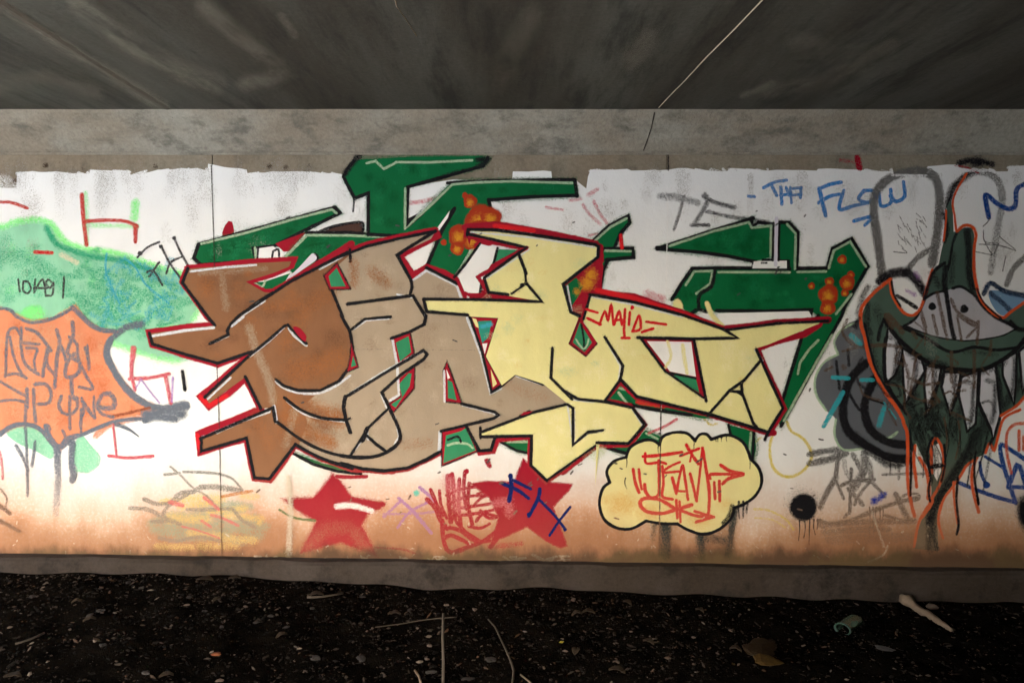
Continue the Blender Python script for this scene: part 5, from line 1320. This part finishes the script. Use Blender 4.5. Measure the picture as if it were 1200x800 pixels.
def leaf(px, py, ln, rot, seed, mat=LEAFM):
    p = on_ground(px, py); g = np.random.default_rng(seed)
    v, f = [], []
    for i in range(8):
        t = i/7; w = ln*.28*math.sin(math.pi*min(1, t*1.02+.02))**.8
        zz = .012*math.sin(t*3.0) + g.normal(0, .0015)
        for k, u in enumerate((-1, 0, 1)):
            x, y = (t-.5)*ln, u*w
            v.append((p.x + x*math.cos(rot)-y*math.sin(rot), p.y + x*math.sin(rot)+y*math.cos(rot), p.z + .008 + zz + abs(u)*.010))
        if i:
            q = 3*(i-1); f += [(q, q+3, q+4, q+1), (q+1, q+4, q+5, q+2)]
    o = mesh_obj('dead_leaf', v, f, mat, None, loc=p, smooth=True)
    so = o.modifiers.new('thick', 'SOLIDIFY'); so.thickness = .0012
    return tag(o, 'curled dead leaf ' + where(px, py), 'leaf', 'dead leaves in the litter')
for i, (x, y, l, a) in enumerate([(240, 682, .11, -.2), (275, 680, .07, .1), (105, 729, .06, .5), (675, 766, .07, 1.3), (690, 720, .07, -.3), (676, 722, .06, .3), (462, 722, .07, 0), (735, 709, .07, -1), (760, 755, .07, -.9), (820, 718, .06, -1), (330, 748, .06, .7), (254, 706, .05, 1), (90, 708, .05, .4), (370, 700, .09, .2), (15, 796, .08, 0), (723, 789, .08, -.5), (862, 764, .06, -.6), (195, 795, .06, .4)]):
    leaf(x, y, l, a, i)

def tube(name, pts, rads, mat, parent=None, loc=None, n=8, rough=0.08, seed=0, closed=True):
    g = np.random.default_rng(seed); v, f = [], []
    pts = [Vector(p) for p in pts]
    for i, p in enumerate(pts):
        t = (pts[min(i+1, len(pts)-1)] - pts[max(i-1, 0)]).normalized()
        a = t.cross(Vector((0, 0.3, 1))).normalized() if abs(t.z) < .95 else t.cross(Vector((1, 0, 0))).normalized()
        b = t.cross(a)
        for k in range(n):
            an = 2*math.pi*k/n; rr = rads[i]*(1 + g.normal(0, rough))
            v.append(p + a*math.cos(an)*rr + b*math.sin(an)*rr)
        if i:
            for k in range(n):
                q = (i-1)*n; f.append((q+k, q+(k+1)%n, q+n+(k+1)%n, q+n+k))
    if closed:
        f.append(tuple(range(n))[::-1]); f.append(tuple(range(len(v)-n, len(v))))
    return mesh_obj(name, v, f, mat, parent, loc, smooth=True)
def ground_line(px_pts, lift):
    q = catmull(px_pts, False, 8); out = []
    for x, y in q:
        p = on_ground(x, y); out.append(p + Vector((0, 0, lift)))
    return out
# straight stick standing on end in the soil: its foot hidden below the frame
a = on_ground(519, 806)
d = ray(519.5, 718); t = (a.y + .10 - CAM_Y) / d.y; b = Vector((d.x*t, a.y + .10, CAM_Z + d.z*t))
o = tube('stick', [a - Vector((0, 0, .05)), a.lerp(b, .33) + Vector((.002, 0, 0)), a.lerp(b, .66) - Vector((.002, 0, 0)), b], [.0075, .007, .0065, .0055], TWIG, None, loc=a, seed=3)
tag(o, 'thin straight stick stuck upright in the litter', 'stick')
q = ground_line([(572, 729), (580, 738), (588, 755), (596, 772), (602, 790), (600, 806)], .018)
tag(tube('twig', q, [.0035 + .003*i/len(q) for i in range(len(q))], TWIG, None, loc=q[0], seed=4), 'bent dark twig curving over the litter near the upright stick', 'twig')
q = ground_line([(440, 737), (470, 733), (500, 728), (535, 725)], .012)
tag(tube('twig', q, [.0028]*len(q), TWIG, None, loc=q[0], seed=5), 'long thin twig lying behind the upright stick', 'twig')
q = ground_line([(18, 757), (34, 752), (52, 744)], .012)
tag(tube('twig', q, [.005]*len(q), TWIG, None, loc=q[0], seed=6), 'short straight twig lying alone on the litter below the slate drips', 'twig')
q = ground_line([(360, 702), (380, 701), (402, 697)], .012)
tag(tube('twig', q, [.006]*len(q), TWIG, None, loc=q[0], seed=7), 'short thick twig close to the footing under the clear red star', 'twig')
q = ground_line([(486, 788), (491, 795), (494, 806)], .012)
tag(tube('twig', q, [.005]*len(q), WOOD, None, loc=q[0], seed=8), 'pale pink twig end poking out beside the upright stick', 'twig')
q = ground_line([(610, 793), (620, 801), (630, 810)], .012)
tag(tube('twig', q, [.004]*len(q), WOOD, None, loc=q[0], seed=9), 'pale twig end beyond the bent twig', 'twig')
# driftwood leaning from the footing onto the soil
top_p = on_wall(1058, 700, 0.09)
end = on_ground(1118, 741) + Vector((0, 0, .01))
ps, rs = [], []
for i in range(12):
    t = i/11; p = top_p.lerp(end, t) + Vector((.012*math.sin(t*5), 0, -.035*math.sin(math.pi*t)*.8 + .006*math.sin(t*11)))
    p.z = max(p.z, ground_h(p.x, p.y) + .012)
    ps.append(p); rs.append(.020*(1-t)**.6 + .007 + (.008 if i == 1 else 0))
tag(tube('driftwood', ps, rs, WOOD, None, loc=end, seed=12, rough=.2, n=10), 'pale weathered driftwood branch leaning against the footing', 'driftwood')
p = on_ground(1092, 712); lump('stone', p.x, p.y, .05, PSTONE, 'single buff stone beside the driftwood branch', 'stone', el=1.6, rot=-.3, seed=77)
p = on_ground(1038, 761); lump('wood_chip', p.x, p.y, .035, simple('ash_wood', (.06, .056, .054)), 'ragged pale wood chip on the bare black soil', 'wood chip', el=3.0, flat=.4, rot=-.5, seed=78)
# green bottle lying half sunk
m, nt, bs, out = new_mat('green_glass'); n = NT(nt)
bs.inputs['Base Color'].default_value = (0.05, 0.11, 0.08, 1); bs.inputs['Roughness'].default_value = .18; bs.inputs['IOR'].default_value = 1.5
bs.inputs['Transmission Weight'].default_value = .25
n.bump(n.noise(n.mapped(), 30, 2), .1, .003, bs)
c0 = on_ground(987, 741); c1 = on_ground(1012, 727)
ax = (c1 - c0); ax.z = 0; ax.normalize(); sd_ = Vector((-ax.y, ax.x, 0)); up = Vector((0, 0, 1))
jar = empty('glass_jar', c0, 'broken green glass jar lying on its side near the footing', 'jar')
def ringpts(c, rr, n=20): return [c + sd_*math.cos(2*math.pi*k/n)*rr + up*math.sin(2*math.pi*k/n)*rr*.72 for k in range(n)]
prof = [(0, .040, 0), (.004, .0435, 0), (.012, .042, 0), (.07, .043, 0), (.155, .043, 0), (.170, .040, 0), (.176, .030, 0), (.176, .026, 1), (.166, .037, 1), (.14, .0395, 1), (.012, .0385, 1), (.0, .0365, 1)]
v, f = [], []
cc = c0 + up*.020
for i, (t, rr, _) in enumerate(prof):
    v += ringpts(cc + ax*t, rr)
    if i:
        for k in range(20): f.append(((i-1)*20+k, (i-1)*20+(k+1)%20, i*20+(k+1)%20, i*20+k))
for k in range(20): f.append(((len(prof)-1)*20+k, (len(prof)-1)*20+(k+1)%20, (k+1)%20, k))
mesh_obj('jar_body', v, f, m, jar, smooth=True)
v, f = [], []
for t, rr in ((0, .0445), (.006, .046), (.010, .0435)): v += ringpts(cc + ax*(t - .004), rr)
for i in range(2):
    for k in range(20): f.append((i*20+k, i*20+(k+1)%20, (i+1)*20+(k+1)%20, (i+1)*20+k))
mesh_obj('jar_rim', v, f, simple('frosted_glass_rim', (.07, .11, .115), .25, .2), jar, smooth=True)
# rotten bark lump
p = on_ground(893, 762)
lump('bark_slab', p.x, p.y, .16, BARK, 'flat slab of rotten brown bark lying on the soil', 'bark', el=1.2, flat=.22, rot=-.7, seed=90)
p = on_ground(900, 777)
lump('bark_piece', p.x, p.y, .085, OBARK, 'amber coloured bark piece beside the brown bark slab', 'bark', el=1.6, flat=.4, rot=-.5, seed=91)
p = on_ground(855, 779); lump('pebble', p.x, p.y, .03, OBARK, 'small amber pebble near the bark slab', 'pebble', seed=92)
p = on_ground(253, 767); lump('pebble', p.x, p.y, .03, simple('terracotta', (.13, .045, .02)), 'orange terracotta fragment on the dark litter', 'fragment', el=1.3, seed=93)
p = on_ground(657, 752); lump('leaf_scrap', p.x, p.y, .02, simple('yellow_leaf', (.45, .36, .05)), 'tiny bright yellow leaf scrap on the litter', 'leaf', el=1.5, flat=.2, seed=94)
